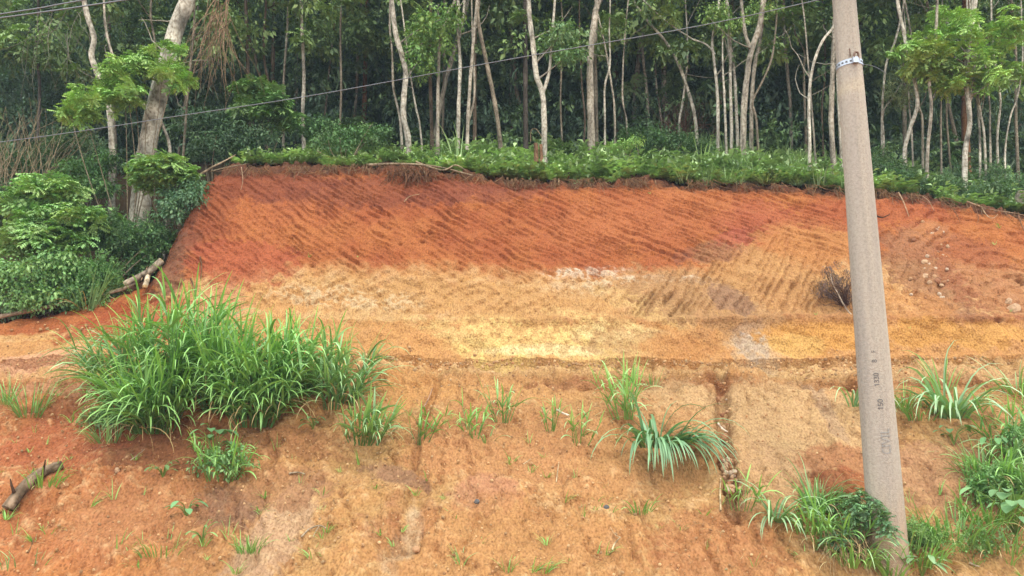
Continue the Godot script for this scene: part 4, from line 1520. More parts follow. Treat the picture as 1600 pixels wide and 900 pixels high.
# ---------------------------------------------------------------- the crest: herbs, grass, roots
func build_crest() -> void:
	var herb := []
	for k in 3:
		var mb := MB.new()
		for s in 7:
			var d := (Vector3(rf(-1, 1), 1.1, rf(-1, 1))).normalized()
			var at := Vector3(rf(-0.05, 0.05), 0, rf(-0.05, 0.05))
			for j in 5:
				at += d * rf(0.03, 0.055)
				for e in 2:
					var L := rf(0.05, 0.1)
					mb.leaf(at, Vector3(rf(-1, 1), rf(-0.2, 0.5), rf(-1, 1)).normalized(), (Vector3.UP + rv() * 0.4).normalized(), L, L * 0.55, tint(Color.WHITE, rf(0.75, 1.25)))
		herb.append(mb.mesh(mats.leaf))
	var gm := tuft_mesh(30, 0.1, 0.42, 0.013, 2.4, Color(0.9, 0.9, 0.9), Color(1.1, 1.1, 1.0), Vector3.ZERO, 0.6, 5)
	var places := [[], [], [], []]
	var colors := [[], [], [], []]
	for k in 7800:
		var x := rf(-4.7, 10.5)
		var c := cv(4, x)
		var deep := pow(rng.randf(), 1.3) * 4.2
		var D := c.x + 0.12 + maxf(0.0, 0.4 * nz.get_noise_1d(x * 1.7 + 80.0)) + deep
		var dens := 0.36 + nz.get_noise_2d(x * 0.9, D * 0.9) * 1.1
		if x < -1.6: dens -= 0.4 - 0.3 * minf(deep * 0.6, 1.0)
		if rng.randf() > dens: continue
		var which := rng.randi() % 3
		var px := 800 + x / D * 1190
		if rng.randf() < (0.3 if px > 1070 and px < 1340 else 0.012): which = 3
		var s := (0.45 + 1.1 * pow(rng.randf(), 1.7)) * (1.15 if x > -1.0 else 0.8)
		places[which].append(Transform3D(Basis(Vector3.UP, rf(0, TAU)).scaled(Vector3(s, s * rf(0.55, 1.25) * (0.75 if deep < 0.6 else 1.0), s)), on_ground(x, D) + Vector3(0, 0.0, 0)))
		var w := clampf(0.5 + nz.get_noise_2d(x * 1.3 + 30, D * 1.3), 0, 1)
		colors[which].append(muted(tint(lin(134, 172, 90).lerp(lin(188, 218, 116), w), rf(0.6, 1.3)), 0.3))
	var cover := Node3D.new()
	cover.name = "ground_cover"
	add_child(cover)
	tag(cover, "low fresh green herbs and grass covering the top of the cutting", "ground cover", "", "stuff")
	for k in 3: many("herbs", herb[k], places[k], colors[k], cover)
	many("grass", gm, places[3], colors[3], cover)
	# fine rootlets and litter hanging from the cut edge
	var rm := MB.new()
	var d := Vector3(0, -1, 0.5).normalized()
	var at := Vector3.ZERO
	var pts := [at]
	for k in 6:
		d = (d + rv() * 0.4).normalized()
		at += d * 0.045
		pts.append(at)
	rm.tube(pts, taper(7, 0.006, 0.002), 4, Color.WHITE)
	var rp := []
	var rc := []
	for k in 1700:
		var x := rf(-4.6, 9.0)
		var c := cv(4, x)
		if nz.get_noise_1d(x * 2.2) < -0.05: continue
		var s := rf(0.4, 1.2)
		rp.append(Transform3D(Basis(Vector3.UP, rf(-1.3, 1.3)).rotated(Vector3(0, 0, 1), rf(-0.9, 0.9)).scaled(Vector3.ONE * s), Vector3(x, c.y + rf(-0.06, 0.04), -c.x + rf(0.0, 0.08))))
		rc.append(tint(lin(150, 116, 86), rf(0.4, 1.1)))
	tag(many("root_fringe", rm.mesh(mats.bark), rp, rc), "fringe of fine brown rootlets hanging along the cut's top edge", "roots", "", "stuff")
	# roots big enough to tell apart
	var brown := lin(128, 92, 68)
	var pale := lin(176, 146, 116)
	var rr := [
		["tangled brown root bundle hanging at the crest below the fallen branches", [[628, 252], [634, 270], [636, 285], [632, 296]], 0.02, brown],
		["dark root curling right out of the hanging root bundle", [[636, 262], [648, 272], [655, 284], [652, 296]], 0.014, brown],
		["thin pale root drooping at the right of the root bundle", [[655, 262], [664, 272], [668, 288]], 0.009, pale],
		["thin root hanging down the face left of the root bundle", [[600, 262], [608, 276], [604, 290]], 0.008, brown],
		["pale stub standing out of the edge below the Y-shaped tree", [[870, 262], [872, 278], [873, 292]], 0.02, pale],
		["thin pale root near the cut's top left corner", [[378, 265], [381, 285], [378, 300]], 0.008, pale],
		["thin root hanging halfway between Y-shaped tree and stout trunk", [[928, 280], [932, 290], [940, 298]], 0.007, brown],
		["long pale root trailing down just right of the utility pole", [[1402, 304], [1408, 316], [1414, 330], [1417, 342]], 0.012, pale],
		["short dark branching root right against the utility pole", [[1366, 340], [1376, 343], [1388, 338]], 0.016, lin(84, 62, 50)],
		["pale root dropping from the edge under the elbowed trunk", [[1438, 310], [1450, 318], [1456, 332]], 0.009, pale],
		["slanting brown root below the white trunk", [[1482, 324], [1490, 336], [1498, 350]], 0.01, brown],
		["pale root running along the edge at far right", [[1508, 318], [1530, 326], [1550, 332], [1580, 336], [1600, 340]], 0.014, pale],
		["pale root crossing below the long one at far right", [[1530, 326], [1540, 340], [1548, 344], [1556, 338]], 0.01, pale],
		["thick brown root descending at the right frame edge", [[1588, 340], [1592, 352], [1598, 366]], 0.015, brown],
		["thin brown root left of the crossing roots at far right", [[1522, 330], [1526, 344], [1524, 352]], 0.008, brown]]
	for r in rr:
		var w := []
		for q in r[1]:
			var g := G(q[0], q[1], 9.0, 13.5)
			w.append(g + Vector3(rf(-0.01, 0.01), 0.02, 0.05))
		wood("root", r[0], "root", w, r[2], r[2] * 0.35, r[3], false, 6)
	tangle("root_clump", "shaggy ball of torn roots stuck in the cut's top edge", "root", P(640, 268, 12.05), Vector3(0.34, 0.06, 0.06), Vector3(0, -0.9, 0.4), 90, 0.4, 0.009, lin(116, 82, 60), 0.35, "rootlets")
	var fb := [
		["long weathered branch lying along the edge above the root bundle", [P(576, 258, 12.15), P(620, 256, 12.1), P(680, 260, 12.05), P(738, 274, 12.1)], 0.025],
		["crooked fallen branch crossing the long one above the roots", [P(650, 253, 12.1), P(690, 266, 12.0), P(712, 258, 12.1), P(730, 268, 12.1)], 0.017],
		["slanting pale twig lying among herbs near left end of crest", [P(496, 236, 13.0), P(508, 243, 12.9), P(516, 246, 12.9)], 0.012],
		["pale broken branch rising left of the cut's top left corner", [P(308, 276, 11.7), P(330, 262, 11.8), P(350, 252, 11.9), P(368, 242, 12.1)], 0.02],
		["brown forked branch leaning at the cut's top left corner", [P(330, 268, 11.9), P(352, 262, 11.9), P(385, 256, 12.2)], 0.013],
		["bowed pale twig arching left of the Y-shaped tree's foot", [P(829, 222, 13.5), P(830, 204, 13.4), P(838, 202, 13.4), P(847, 215, 13.4)], 0.01]]
	for r in fb: wood("fallen_branch", r[0], "branch", r[1], r[2], r[2] * 0.4, lin(150, 132, 108), false, 7)
	wood("stump", "short brown broken stump left of the Y-shaped tree", "stump", [P(838, 254, 13.0), P(838, 238, 13.0), P(837, 224, 13.0)], 0.045, 0.04, lin(120, 92, 70), false, 9)
	wood("stump", "thin leaning brown stake right at the Y-shaped tree's foot", "stump", [P(848, 262, 12.6), P(846, 244, 12.6), P(845, 226, 12.6)], 0.034, 0.028, lin(136, 104, 80), false, 9)
	wood("stump", "grey weathered stump at the right frame edge of the crest", "stump", [P(1594, 325, 12.2), P(1595, 308, 12.2), P(1597, 300, 12.2)], 0.09, 0.07, lin(150, 140, 122), false, 10)
	tangle("brush_heap", "heap of dry brown brush under the arching pale trunk", "brushwood", P(1068, 210, 16.2), Vector3(0.35, 0.1, 0.2), Vector3(0, 0.5, 0.1), 90, 1.0, 0.006, lin(120, 92, 78), 0.5)
	tangle("hanging_vines", "curtain of dry tan vines hanging right of the big leaning trunk", "vine", P(345, 8, 13.2), Vector3(0.2, 0.35, 0.2), Vector3(-0.1, -1.0, 0), 48, 1.75, 0.006, lin(168, 140, 112), 0.22, "vine_stems")
	tangle("hanging_vines", "thin grey lianas looping down at the left forest wall", "vine", P(95, 30, 14.5), Vector3(0.7, 0.35, 0.3), Vector3(0.05, -1.0, 0), 16, 1.8, 0.006, lin(140, 134, 116), 0.25, "vine_stems")
	tangle("dry_brush", "bare straw coloured thicket at the left edge below the wires", "brushwood", P(28, 300, 12.4), Vector3(0.5, 0.15, 0.25), Vector3(0.15, 1.0, 0), 80, 1.5, 0.006, lin(160, 144, 116), 0.3)


# ---------------------------------------------------------------- the overgrown slope left of the cut
func build_left_side() -> void:
	var bright := lin(146, 186, 78)
	var mid := lin(106, 146, 66)
	var dark := lin(74, 110, 62)
	var blob := func(px, py, D, rx, ry): return [P(px, py, D), Vector3(rx, ry, rx * 0.8) / FOCAL * D]
	shrub("sapling", "feathery bright green sapling in front of the big leaning trunk", "sapling", on_ground(P(205, 330, 11.9).x, 11.9),
		[blob.call(140, 160, 11.6, 46, 30), blob.call(112, 182, 11.6, 24, 14), blob.call(196, 110, 11.7, 44, 26), blob.call(232, 96, 11.8, 38, 20), blob.call(272, 118, 11.7, 34, 28), blob.call(268, 76, 11.9, 20, 14), blob.call(205, 148, 11.6, 40, 16), blob.call(190, 140, 11.9, 40, 30)], 1, 210, 0.28, bright)
	shrub("shrub", "feathery bright green shrub mounded highest among the left bushes", "shrub", on_ground(P(80, 440, 11.2).x, 11.2),
		[blob.call(75, 300, 11.0, 56, 26), blob.call(45, 330, 11.0, 44, 24), blob.call(100, 345, 10.9, 56, 30), blob.call(70, 380, 10.8, 70, 26)], 1, 330, 0.32, lin(134, 174, 80))
	shrub("shrub", "dark glossy broadleaf bush at the left frame edge above the pole log", "shrub", on_ground(P(40, 480, 10.5).x, 10.5),
		[blob.call(50, 430, 10.4, 60, 34), blob.call(95, 415, 10.5, 50, 30), blob.call(18, 460, 10.3, 36, 30), blob.call(60, 470, 10.3, 60, 20)], 0, 210, 0.3, lin(112, 156, 72))
	shrub("shrub", "deep green bush between the log and the bright mound", "shrub", on_ground(P(150, 460, 10.8).x, 10.8),
		[blob.call(140, 440, 10.7, 50, 26), blob.call(158, 428, 10.8, 30, 22), blob.call(120, 465, 10.5, 50, 16), blob.call(222, 404, 11.4, 24, 18), blob.call(248, 380, 11.5, 22, 20)], 2, 240, 0.36, lin(100, 142, 70))
	shrub("shrub", "grey green low leaves at the bottom left of the bushes", "shrub", on_ground(P(10, 490, 10.3).x, 10.3),
		[blob.call(10, 480, 10.25, 30, 16), blob.call(-20, 440, 10.4, 40, 40)], 0, 70, 0.25, lin(120, 146, 96))
	shrub("shrub", "light green leafy bush covering the foot of the leaning trunk", "shrub", on_ground(P(262, 330, 11.8).x, 11.8),
		[blob.call(255, 264, 11.5, 44, 20), blob.call(235, 282, 11.6, 26, 16), blob.call(280, 276, 11.6, 24, 14)], 1, 170, 0.3, lin(136, 176, 80))
	shrub("shrub", "dark blue green bush at the cut's top left corner", "shrub", on_ground(P(300, 330, 11.6).x, 11.6),
		[blob.call(296, 312, 11.4, 24, 22), blob.call(276, 330, 11.4, 26, 18), blob.call(305, 290, 11.6, 18, 14), blob.call(270, 310, 11.6, 22, 18)], 0, 130, 0.26, lin(92, 130, 84))
	shrub("shrub", "shaded ferny bush right below the two pale left trunks", "shrub", on_ground(P(200, 370, 11.6).x, 11.6),
		[blob.call(160, 352, 11.4, 36, 26), blob.call(195, 372, 11.3, 40, 24), blob.call(235, 360, 11.4, 26, 20), blob.call(200, 378, 11.4, 22, 12)], 2, 190, 0.36, lin(88, 126, 66))
	shrub("shrub", "mid green bush beside the S-curved trunk's foot", "shrub", on_ground(P(130, 300, 12.4).x, 12.4),
		[blob.call(130, 268, 12.3, 40, 22), blob.call(150, 292, 12.2, 34, 20), blob.call(165, 250, 12.6, 26, 14)], 0, 150, 0.28, lin(92, 134, 60))
	shrub("shrub", "shadowy thicket behind the bright mounded shrub", "shrub", on_ground(P(20, 320, 12.6).x, 12.6),
		[blob.call(10, 320, 12.4, 50, 30), blob.call(60, 262, 13.0, 60, 26), blob.call(10, 250, 13.2, 50, 30), blob.call(110, 235, 13.4, 60, 26)], 2, 260, 0.42, lin(84, 112, 66))
	shrub("shrub", "leafy thicket under the hanging dry vines", "shrub", on_ground(P(345, 245, 13.6).x, 13.6),
		[blob.call(340, 225, 13.4, 50, 24), blob.call(390, 215, 13.8, 50, 26), blob.call(320, 190, 14.0, 40, 26)], 0, 200, 0.34, lin(76, 106, 66))
	shrub("sapling", "light green spreading sapling left of the knotted grey stem", "sapling", on_ground(P(420, 255, 14.0).x, 14.0),
		[blob.call(405, 140, 14.0, 40, 14), blob.call(425, 160, 13.9, 34, 16), blob.call(400, 178, 14.0, 40, 16), blob.call(440, 190, 14.2, 34, 14)], 1, 110, 0.4, lin(112, 154, 72))
	shrub("sapling", "low leafy sapling beside the fallen grey twig", "sapling", on_ground(P(540, 250, 13.4).x, 13.4),
		[blob.call(520, 222, 13.4, 34, 14), blob.call(555, 215, 13.8, 40, 14), blob.call(580, 205, 14.2, 34, 16), blob.call(500, 200, 14.6, 40, 18)], 0, 140, 0.3, lin(88, 126, 62))
	shrub("sapling", "small yellow green sapling below the zigzag thin stem", "sapling", on_ground(P(988, 240, 13.6).x, 13.6),
		[blob.call(988, 222, 13.6, 14, 10), blob.call(965, 232, 13.6, 16, 8)], 0, 40, 0.22, lin(144, 184, 70))
	shrub("shrub", "dark rounded bush beneath the dry brush heap", "shrub", on_ground(P(1040, 238, 14.4).x, 14.4),
		[blob.call(1035, 220, 14.4, 46, 14), blob.call(1000, 212, 15.0, 40, 14), blob.call(1080, 226, 14.2, 34, 10)], 2, 130, 0.34, lin(80, 112, 62))
	shrub("shrub", "dense dark bush between the elbowed trunk and the pole", "shrub", on_ground(P(1385, 285, 13.0).x, 13.0),
		[blob.call(1380, 262, 13.0, 36, 16), blob.call(1400, 275, 12.8, 30, 12), blob.call(1365, 245, 13.6, 30, 14)], 2, 110, 0.32, lin(84, 116, 64))
	shrub("shrub", "low dark shrubs at the foot of the bright white trunk", "shrub", on_ground(P(1500, 315, 12.6).x, 12.6),
		[blob.call(1470, 290, 12.8, 40, 14), blob.call(1540, 300, 12.6, 46, 14), blob.call(1590, 292, 12.8, 40, 16), blob.call(1520, 275, 13.6, 60, 14)], 2, 230, 0.3, lin(96, 128, 76))
	broad_plant("broadleaf_plant", "wide banana-like leaves glowing beside the S-curved trunk's foot", P(168, 345, 11.9), 6, 0.28, 0.34, 0.15, lin(140, 190, 76))
	grass_thing("grass_tuft", "dark strappy grass growing out of the left bushes", on_ground(P(136, 470, 10.4).x, 10.42), tuft_mesh(46, 0.16, 0.75, 0.022, 1.4, lin(96, 128, 70), lin(120, 156, 90), Vector3(0, 0, 0.1), 0.6))
	# logs
	wood("log", "sawn log end pointing left at the top of the log pile", "log", [[206, 0.0], [222, 0.1], [238, 0.21], [252, 0.37]].map(func(q):
		var x: float = (q[0] - 800.0) / FOCAL * 11.05
		var c := cv(4, -5.42)
		return Vector3(x, c.y + 0.1 + q[1], -c.x + 0.12 - q[1] * 0.4)), 0.046, 0.05, lin(160, 144, 124), true, 12, "", 0.9)
	wood("log", "mossy fallen log lying half under the left bushes", "log", [[160, 412], [190, 414], [216, 418]].map(func(q): return G(q[0], q[1], 8.5, 13.0) + Vector3(0, 0.06, 0.1)), 0.045, 0.05, lin(150, 140, 116), false, 10, "", 0.9)
	wood("log", "short pale split log standing below the sawn one", "log", [[231, 458], [236, 440], [241, 424]].map(func(q): return G(q[0], q[1], 8.5, 13.0) + Vector3(0, 0.07, 0.1)), 0.036, 0.03, lin(190, 170, 142), true, 10, "", 0.9)
	wood("pole_log", "long thin pole lying along the foot of the left bushes", "log", [[-60, 520], [0, 508], [80, 492], [150, 476], [205, 460], [228, 444], [240, 424]].map(func(q): return G(q[0], q[1], 8.5, 11.5) + Vector3(0, 0.09, 0.1)), 0.032, 0.018, lin(148, 128, 108), false, 9, "", 0.9)
	wood("stick", "dark twig lying above the long pole under the bushes", "stick", [P(80, 482, 10.3), P(120, 474, 10.4), P(160, 462, 10.5)], 0.012, 0.006, lin(112, 92, 76), false, 6)
	wood("stick", "thin dry stalk leaning over the sawn logs", "stick", [[228, 452], [240, 422], [246, 398], [244, 376]].map(func(q): return G(q[0], q[1], 8.5, 13.0) + Vector3(0, 0.1, 0.16)), 0.008, 0.004, lin(168, 138, 106), false, 6)


# ---------------------------------------------------------------- grasses and weeds on the cutting
func build_grasses() -> void:
	var g1 := lin(94, 140, 62)
	var g2 := lin(130, 174, 82)
	var b1 := lin(84, 124, 66)
	var b2 := lin(150, 184, 118)
	var rows := [
		["tall grass clump at the left end of the big grass stand, arching left", 195, 625, 46, 0.16, 0.75, 0.62, Vector3(-0.3, 0, 0.15)],
		["tallest grass clump of the stand, its tips over the red soil", 275, 628, 80, 0.22, 1.1, 0.64, Vector3(0.0, 0, 0.05)],
		["front grass clump hanging lowest in the big stand", 240, 672, 80, 0.2, 0.6, 0.62, Vector3(-0.05, 0, 0.3)],
		["tall grass clump in the middle of the stand", 350, 640, 70, 0.2, 0.9, 0.62, Vector3(0, 0, 0.08)],
		["dense dark grass clump right of the stand's middle", 398, 662, 84, 0.22, 0.85, 0.62, Vector3(0.02, 0, 0.2)],
		["grass clump with upright tips left of the loose right end", 455, 632, 50, 0.18, 0.8, 0.6, Vector3(0.08, 0, 0.05)],
		["loose arching grass clump at the right end of the stand", 530, 635, 36, 0.16, 0.66, 0.55, Vector3(0.22, 0, 0.15)],
		["low trailing grass clump under the stand's right end", 570, 690, 30, 0.16, 0.36, 0.42, Vector3(0.2, 0, 0.45)]]
	for r in rows:
		var at := G(r[1], r[2], 6.0, 10.0)
		var m := grass_mesh(r[3], r[4], r[5], r[6], 0.034, 2.3, tint(g1, 0.8), g2 if rng.randf() < 0.6 else b2, r[7])
		grass_thing("tall_grass", r[0], at, m)
	# broad drooping blades that can be told apart
	blades_apart("grass_tuft", "big drooping blue green grass tuft right of the slope's middle", G(1032, 706, 6.0, 10.0) + Vector3(0, 0.06, 0), 90, 0.86, 0.042, 3.0, lin(78, 122, 70), lin(118, 160, 104), Vector3(0.12, -0.1, 0.7), 0.85, 0.3)
	blades_apart("grass_tuft", "large drooping grass tuft right of the utility pole", G(1490, 660, 6.0, 10.0) + Vector3(0, 0.06, 0), 56, 1.0, 0.042, 3.2, lin(96, 140, 76), lin(156, 188, 130), Vector3(-0.05, 0.3, 0.4), 1.0, 0.18)
	blades_apart("grass_tuft", "sparse bent grass tuft left of the pole's foot", G(1215, 820, 6.0, 10.0) + Vector3(0, 0.04, 0), 26, 0.65, 0.034, 3.0, lin(92, 132, 74), lin(146, 178, 116), Vector3(0.1, 0, 0.5), 0.9)
	blades_apart("grass_tuft", "long arching grass blades over the mound left of the pole", G(1270, 800, 6.0, 10.0) + Vector3(0, 0.05, 0), 24, 0.6, 0.026, 2.6, lin(104, 148, 70), lin(150, 184, 110), Vector3(0.05, 0.1, 0.35), 0.95)
	blades_apart("grass_tuft", "long thin grass blades crossing the pole's left foot", G(1345, 875, 6.0, 10.0) + Vector3(0, 0.05, 0), 20, 0.55, 0.024, 2.2, lin(104, 148, 70), lin(150, 184, 110), Vector3(0.1, 0.1, 0.3), 0.9)
	blades_apart("grass_tuft", "long arching grass blades at the right frame edge", G(1585, 730, 6.0, 10.0) + Vector3(0, 0.1, 0), 26, 0.6, 0.028, 2.4, lin(104, 148, 70), lin(150, 184, 110), Vector3(-0.15, 0.1, 0.35), 0.9)
	blades_apart("grass_tuft", "few hanging grass blades left against the pole", G(1335, 640, 6.0, 10.0) + Vector3(0, 0.05, 0), 14, 0.6, 0.034, 3.4, lin(96, 140, 76), lin(150, 182, 124), Vector3(0.0, 0, 0.6), 0.7)
	blades_apart("grass_tuft", "pale grass tuft at the right end of the crack", G(765, 690, 6.0, 10.0), 5, 0.3, 0.02, 2.0, g1, b2, Vector3(0.2, 0, 0.4), 0.8)
	var fresh := lin(122, 168, 58)
	var small := [
		["fresh upright grass tuft behind the big drooping one", 978, 650, 0.55, 70, 0.14, 0.022, 0.8, Vector3(0, 0.3, 0.1)],
		["bright fine grass tuft at the far left of the slope", 45, 650, 0.5, 70, 0.14, 0.016, 1.2, Vector3(-0.1, 0, 0.15)],
		["yellowish fine grass left of the bright fine tuft", 10, 630, 0.42, 40, 0.12, 0.014, 1.4, Vector3(-0.1, 0, 0.1)],
		["thin curving grass tuft under the big stand's left end", 165, 690, 0.42, 40, 0.14, 0.018, 1.7, Vector3(-0.15, 0, 0.3)],
		["leafy grass tuft below the stand, mixed with broad leaves", 350, 745, 0.42, 60, 0.16, 0.022, 1.8, Vector3(0.1, 0, 0.4)],
		["grass tuft right of the crack with arching blades", 738, 680, 0.4, 26, 0.08, 0.024, 2.2, Vector3(0, 0, 0.3)],
		["grass tuft just above and right of the arching one", 788, 655, 0.42, 30, 0.1, 0.024, 2.0, Vector3(0.05, 0.1, 0.3)],
		["trailing grass sprig on the crack's lower part", 660, 690, 0.36, 22, 0.1, 0.02, 2.2, Vector3(0.2, 0, 0.4)],
		["thin grass sprig left of the fresh upright tuft", 905, 690, 0.34, 22, 0.1, 0.018, 2.0, Vector3(0, 0, 0.4)],
		["small grass sprig beside the pale short stick", 862, 668, 0.26, 16, 0.08, 0.018, 2.0, Vector3(0, 0, 0.3)],
		["grass tuft on the dark lump left of the pole", 1280, 790, 0.42, 40, 0.14, 0.02, 1.6, Vector3(0.1, 0.1, 0.2)],
		["short lush grass at the pole's foot, right side", 1440, 880, 0.4, 70, 0.2, 0.02, 1.5, Vector3(0, 0, 0.2)],
		["bright tall thin grass right of the pole's foot", 1420, 860, 0.5, 40, 0.14, 0.016, 1.0, Vector3(0, 0.2, 0.1)],
		["wide lush grass mat between pole foot and right weeds", 1490, 840, 0.42, 90, 0.3, 0.02, 1.7, Vector3(0, 0, 0.25)],
		["grass tuft above the broad-leaved weed at right", 1560, 770, 0.45, 70, 0.2, 0.022, 1.7, Vector3(-0.1, 0, 0.25)],
		["grass tuft at the right frame edge under the drooping tuft", 1585, 690, 0.5, 60, 0.22, 0.022, 1.7, Vector3(-0.1, 0, 0.25)],
		["grass tuft arching from the right frame edge on the bench", 1590, 615, 0.6, 34, 0.12, 0.026, 1.8, Vector3(-0.25, 0, 0.3)],
		["upright grass shoots above the large drooping tuft", 1475, 610, 0.55, 16, 0.14, 0.026, 0.9, Vector3(0.05, 0.3, 0.1)],
		["grass tangle left of the pole's foot hanging over bare roots", 1300, 850, 0.45, 60, 0.22, 0.02, 2.0, Vector3(0, 0, 0.4)],
		["single pale grass sprig on the bench above the upright tuft", 1020, 600, 0.24, 12, 0.08, 0.016, 0.9, Vector3(0, 0.2, 0.1)],
		["grass sprig below the big drooping tuft", 1000, 800, 0.26, 20, 0.1, 0.018, 1.9, Vector3(0, 0, 0.3)],
		["thin grass trail right of the gully's rubble", 1160, 790, 0.34, 24, 0.12, 0.018, 1.7, Vector3(0.1, 0, 0.3)],
		["grass sprig in the bottom middle of the slope", 720, 880, 0.22, 22, 0.05, 0.014, 1.5, Vector3(0, 0, 0.2)],
		["grass sprig right of the bottom middle one", 794, 890, 0.18, 18, 0.05, 0.013, 1.5, Vector3(0, 0, 0.2)],
		["grass patch at the bottom left among pale stones", 250, 865, 0.26, 40, 0.18, 0.013, 1.4, Vector3(0, 0, 0.2)],
		["bright grass patch right of the pale bottom left one", 392, 860, 0.24, 34, 0.12, 0.015, 1.5, Vector3(0.1, 0, 0.2)],
		["grass blades growing over the rotten log", 70, 758, 0.34, 44, 0.2, 0.018, 1.5, Vector3(0.1, 0, 0.3)],
		["thick grass between the round-leaved weed and drooping tuft", 1545, 745, 0.45, 90, 0.26, 0.024, 1.8, Vector3(-0.05, 0, 0.25)],
		["lush grass hugging the right frame edge above the round leaves", 1590, 760, 0.5, 80, 0.26, 0.024, 1.8, Vector3(-0.1, 0, 0.25)],
		["grass tuft left of the round-leaved weed", 1545, 815, 0.45, 80, 0.24, 0.022, 1.7, Vector3(0, 0, 0.25)],
		["low bright grass below the round-leaved weed", 1575, 860, 0.36, 70, 0.25, 0.02, 1.6, Vector3(0, 0, 0.25)],
		["fine bright grass right of the pole halfway up the slope", 1415, 640, 0.4, 40, 0.12, 0.016, 1.3, Vector3(0, 0, 0.2)],
		["green grass fringe under the drooping tuft's left side", 1440, 655, 0.36, 40, 0.14, 0.018, 1.8, Vector3(0, 0, 0.3)],
		["grass left of the pole above the dead strands", 1270, 830, 0.4, 60, 0.2, 0.022, 2.0, Vector3(0, 0, 0.35)],
		["dense grass at the pole's left foot", 1335, 880, 0.38, 70, 0.2, 0.02, 1.9, Vector3(0, 0, 0.3)],
		["grass fan in front of the pole's very foot", 1395, 897, 0.34, 40, 0.12, 0.024, 1.6, Vector3(0.05, 0, 0.25)],
		["low grass at the frame's bottom left corner", 30, 880, 0.24, 40, 0.3, 0.013, 1.4, Vector3(0, 0, 0.2)]]
	for r in small:
		var ca := fresh.lerp(g1, rng.randf())
		if r[1] in [738, 788, 978, 905, 660, 862, 1585, 1160, 1300, 350, 1560]:    # leafy jointed shoots with arching leaves
			grass_thing("grass_tuft", r[0], G(r[1], r[2], 6.0, 10.2), grass_mesh(int(r[4] / 4.0) + 3, r[5], r[3] * 0.75, r[3] * 0.75, 0.027, 2.3, tint(ca, 0.85), g2 if rng.randf() < 0.5 else b2, r[8] * 0.7))
			continue
		grass_thing("grass_tuft", r[0], G(r[1], r[2], 6.0, 10.2), tuft_mesh(r[4], r[5], r[3], r[6], r[7], tint(ca, 0.85), g2 if rng.randf() < 0.6 else b2, r[8], 0.7, 6))
	# seedlings, alike
	var seed_meshes := []
	for k in 4: seed_meshes.append(tuft_mesh(5 + k * 2, 0.03, 0.17, 0.011, 1.8, tint(fresh, 0.9), g2, Vector3(0, 0, 0.2), 0.9, 5))
	var n := 0
	while n < 150:
		var px := rf(-20, 1620)
		var py := rf(600, 900)
		if px > 1000 and py < 760 and rng.randf() < 0.9: continue
		if nz.get_noise_2d(px * 0.006, py * 0.01) < -0.05 and rng.randf() < 0.85: continue
		if px > 600 and py < 640: continue
		grass_thing("grass_seedling", "small thin grass seedling sprouting from bare soil of the lower slope", G(px, py, 6.0, 10.0), seed_meshes[n % 4], rf(0, TAU), rf(0.5, 1.3), "grass seedlings scattered over the lower slope")
		n += 1
	for r in [[483, 402, 0.5], [560, 402, 0.35], [1552, 382, 0.6], [1560, 356, 0.8], [1274, 492, 0.4], [1575, 487, 0.4], [1420, 513, 0.3], [1015, 303, 0.4]]:
		grass_thing("sprout", "tiny green sprout rooted in the steep upper cut face", G(r[0], r[1], 9.8, 13.0) + Vector3(0, 0, 0.04), seed_meshes[3], rf(0, TAU), r[2], "sprouts on the upper face")
	# broad-leaved weeds, each leaf a part
	var bl := lin(122, 172, 92)
	broad_plant("broadleaf_weed", "large round-leaved weed at the right frame edge", G(1585, 835, 6.0, 10.0), 32, 0.55, 0.14, 0.12, bl, Vector3(-0.05, 0, 0.15), 0.7)
	broad_plant("broadleaf_weed", "round-leaved weed climbing below the big grass stand", G(335, 715, 6.0, 10.0), 16, 0.32, 0.12, 0.1, lin(108, 164, 84), Vector3(0, 0.05, 0.1), 0.8)
	broad_plant("broadleaf_weed", "small lone weed with pale round leaves on the left slope", G(292, 803, 6.0, 10.0), 7, 0.2, 0.1, 0.07, lin(104, 160, 84), Vector3(0, 0, 0.08), 0.7)
	broad_plant("broadleaf_weed", "tiny weed low on the left slope near the bottom", G(316, 842, 6.0, 10.0), 7, 0.16, 0.07, 0.045, lin(130, 172, 72), Vector3(0, 0, 0.05), 0.7)
	broad_plant("broadleaf_weed", "small weed hugging soil under the dense dark grass clump", G(490, 668, 6.0, 10.0), 8, 0.12, 0.09, 0.06, lin(104, 152, 70), Vector3(0, 0, 0.05), 1.0)
	broad_plant("broadleaf_weed", "low weed under the large drooping tuft right of the pole", G(1490, 690, 6.0, 10.0), 9, 0.18, 0.1, 0.07, lin(100, 150, 80), Vector3(0, 0, 0.08), 1.0)
	broad_plant("broadleaf_weed", "mid height weed between drooping tuft and right frame edge", G(1545, 720, 6.0, 10.0), 14, 0.3, 0.12, 0.07, lin(96, 148, 70), Vector3(0, 0, 0.1), 0.9)
	broad_plant("broadleaf_weed", "broad pale leaves in front of the pole's foot", G(1440, 897, 6.0, 10.0), 9, 0.2, 0.14, 0.08, lin(140, 180, 110), Vector3(0, 0, 0.1), 0.9)
	broad_plant("broadleaf_weed", "small weed by the dark scar left of middle slope", G(255, 742, 6.0, 10.0), 10, 0.14, 0.07, 0.04, lin(112, 152, 70), Vector3(0, 0, 0.05), 1.2)
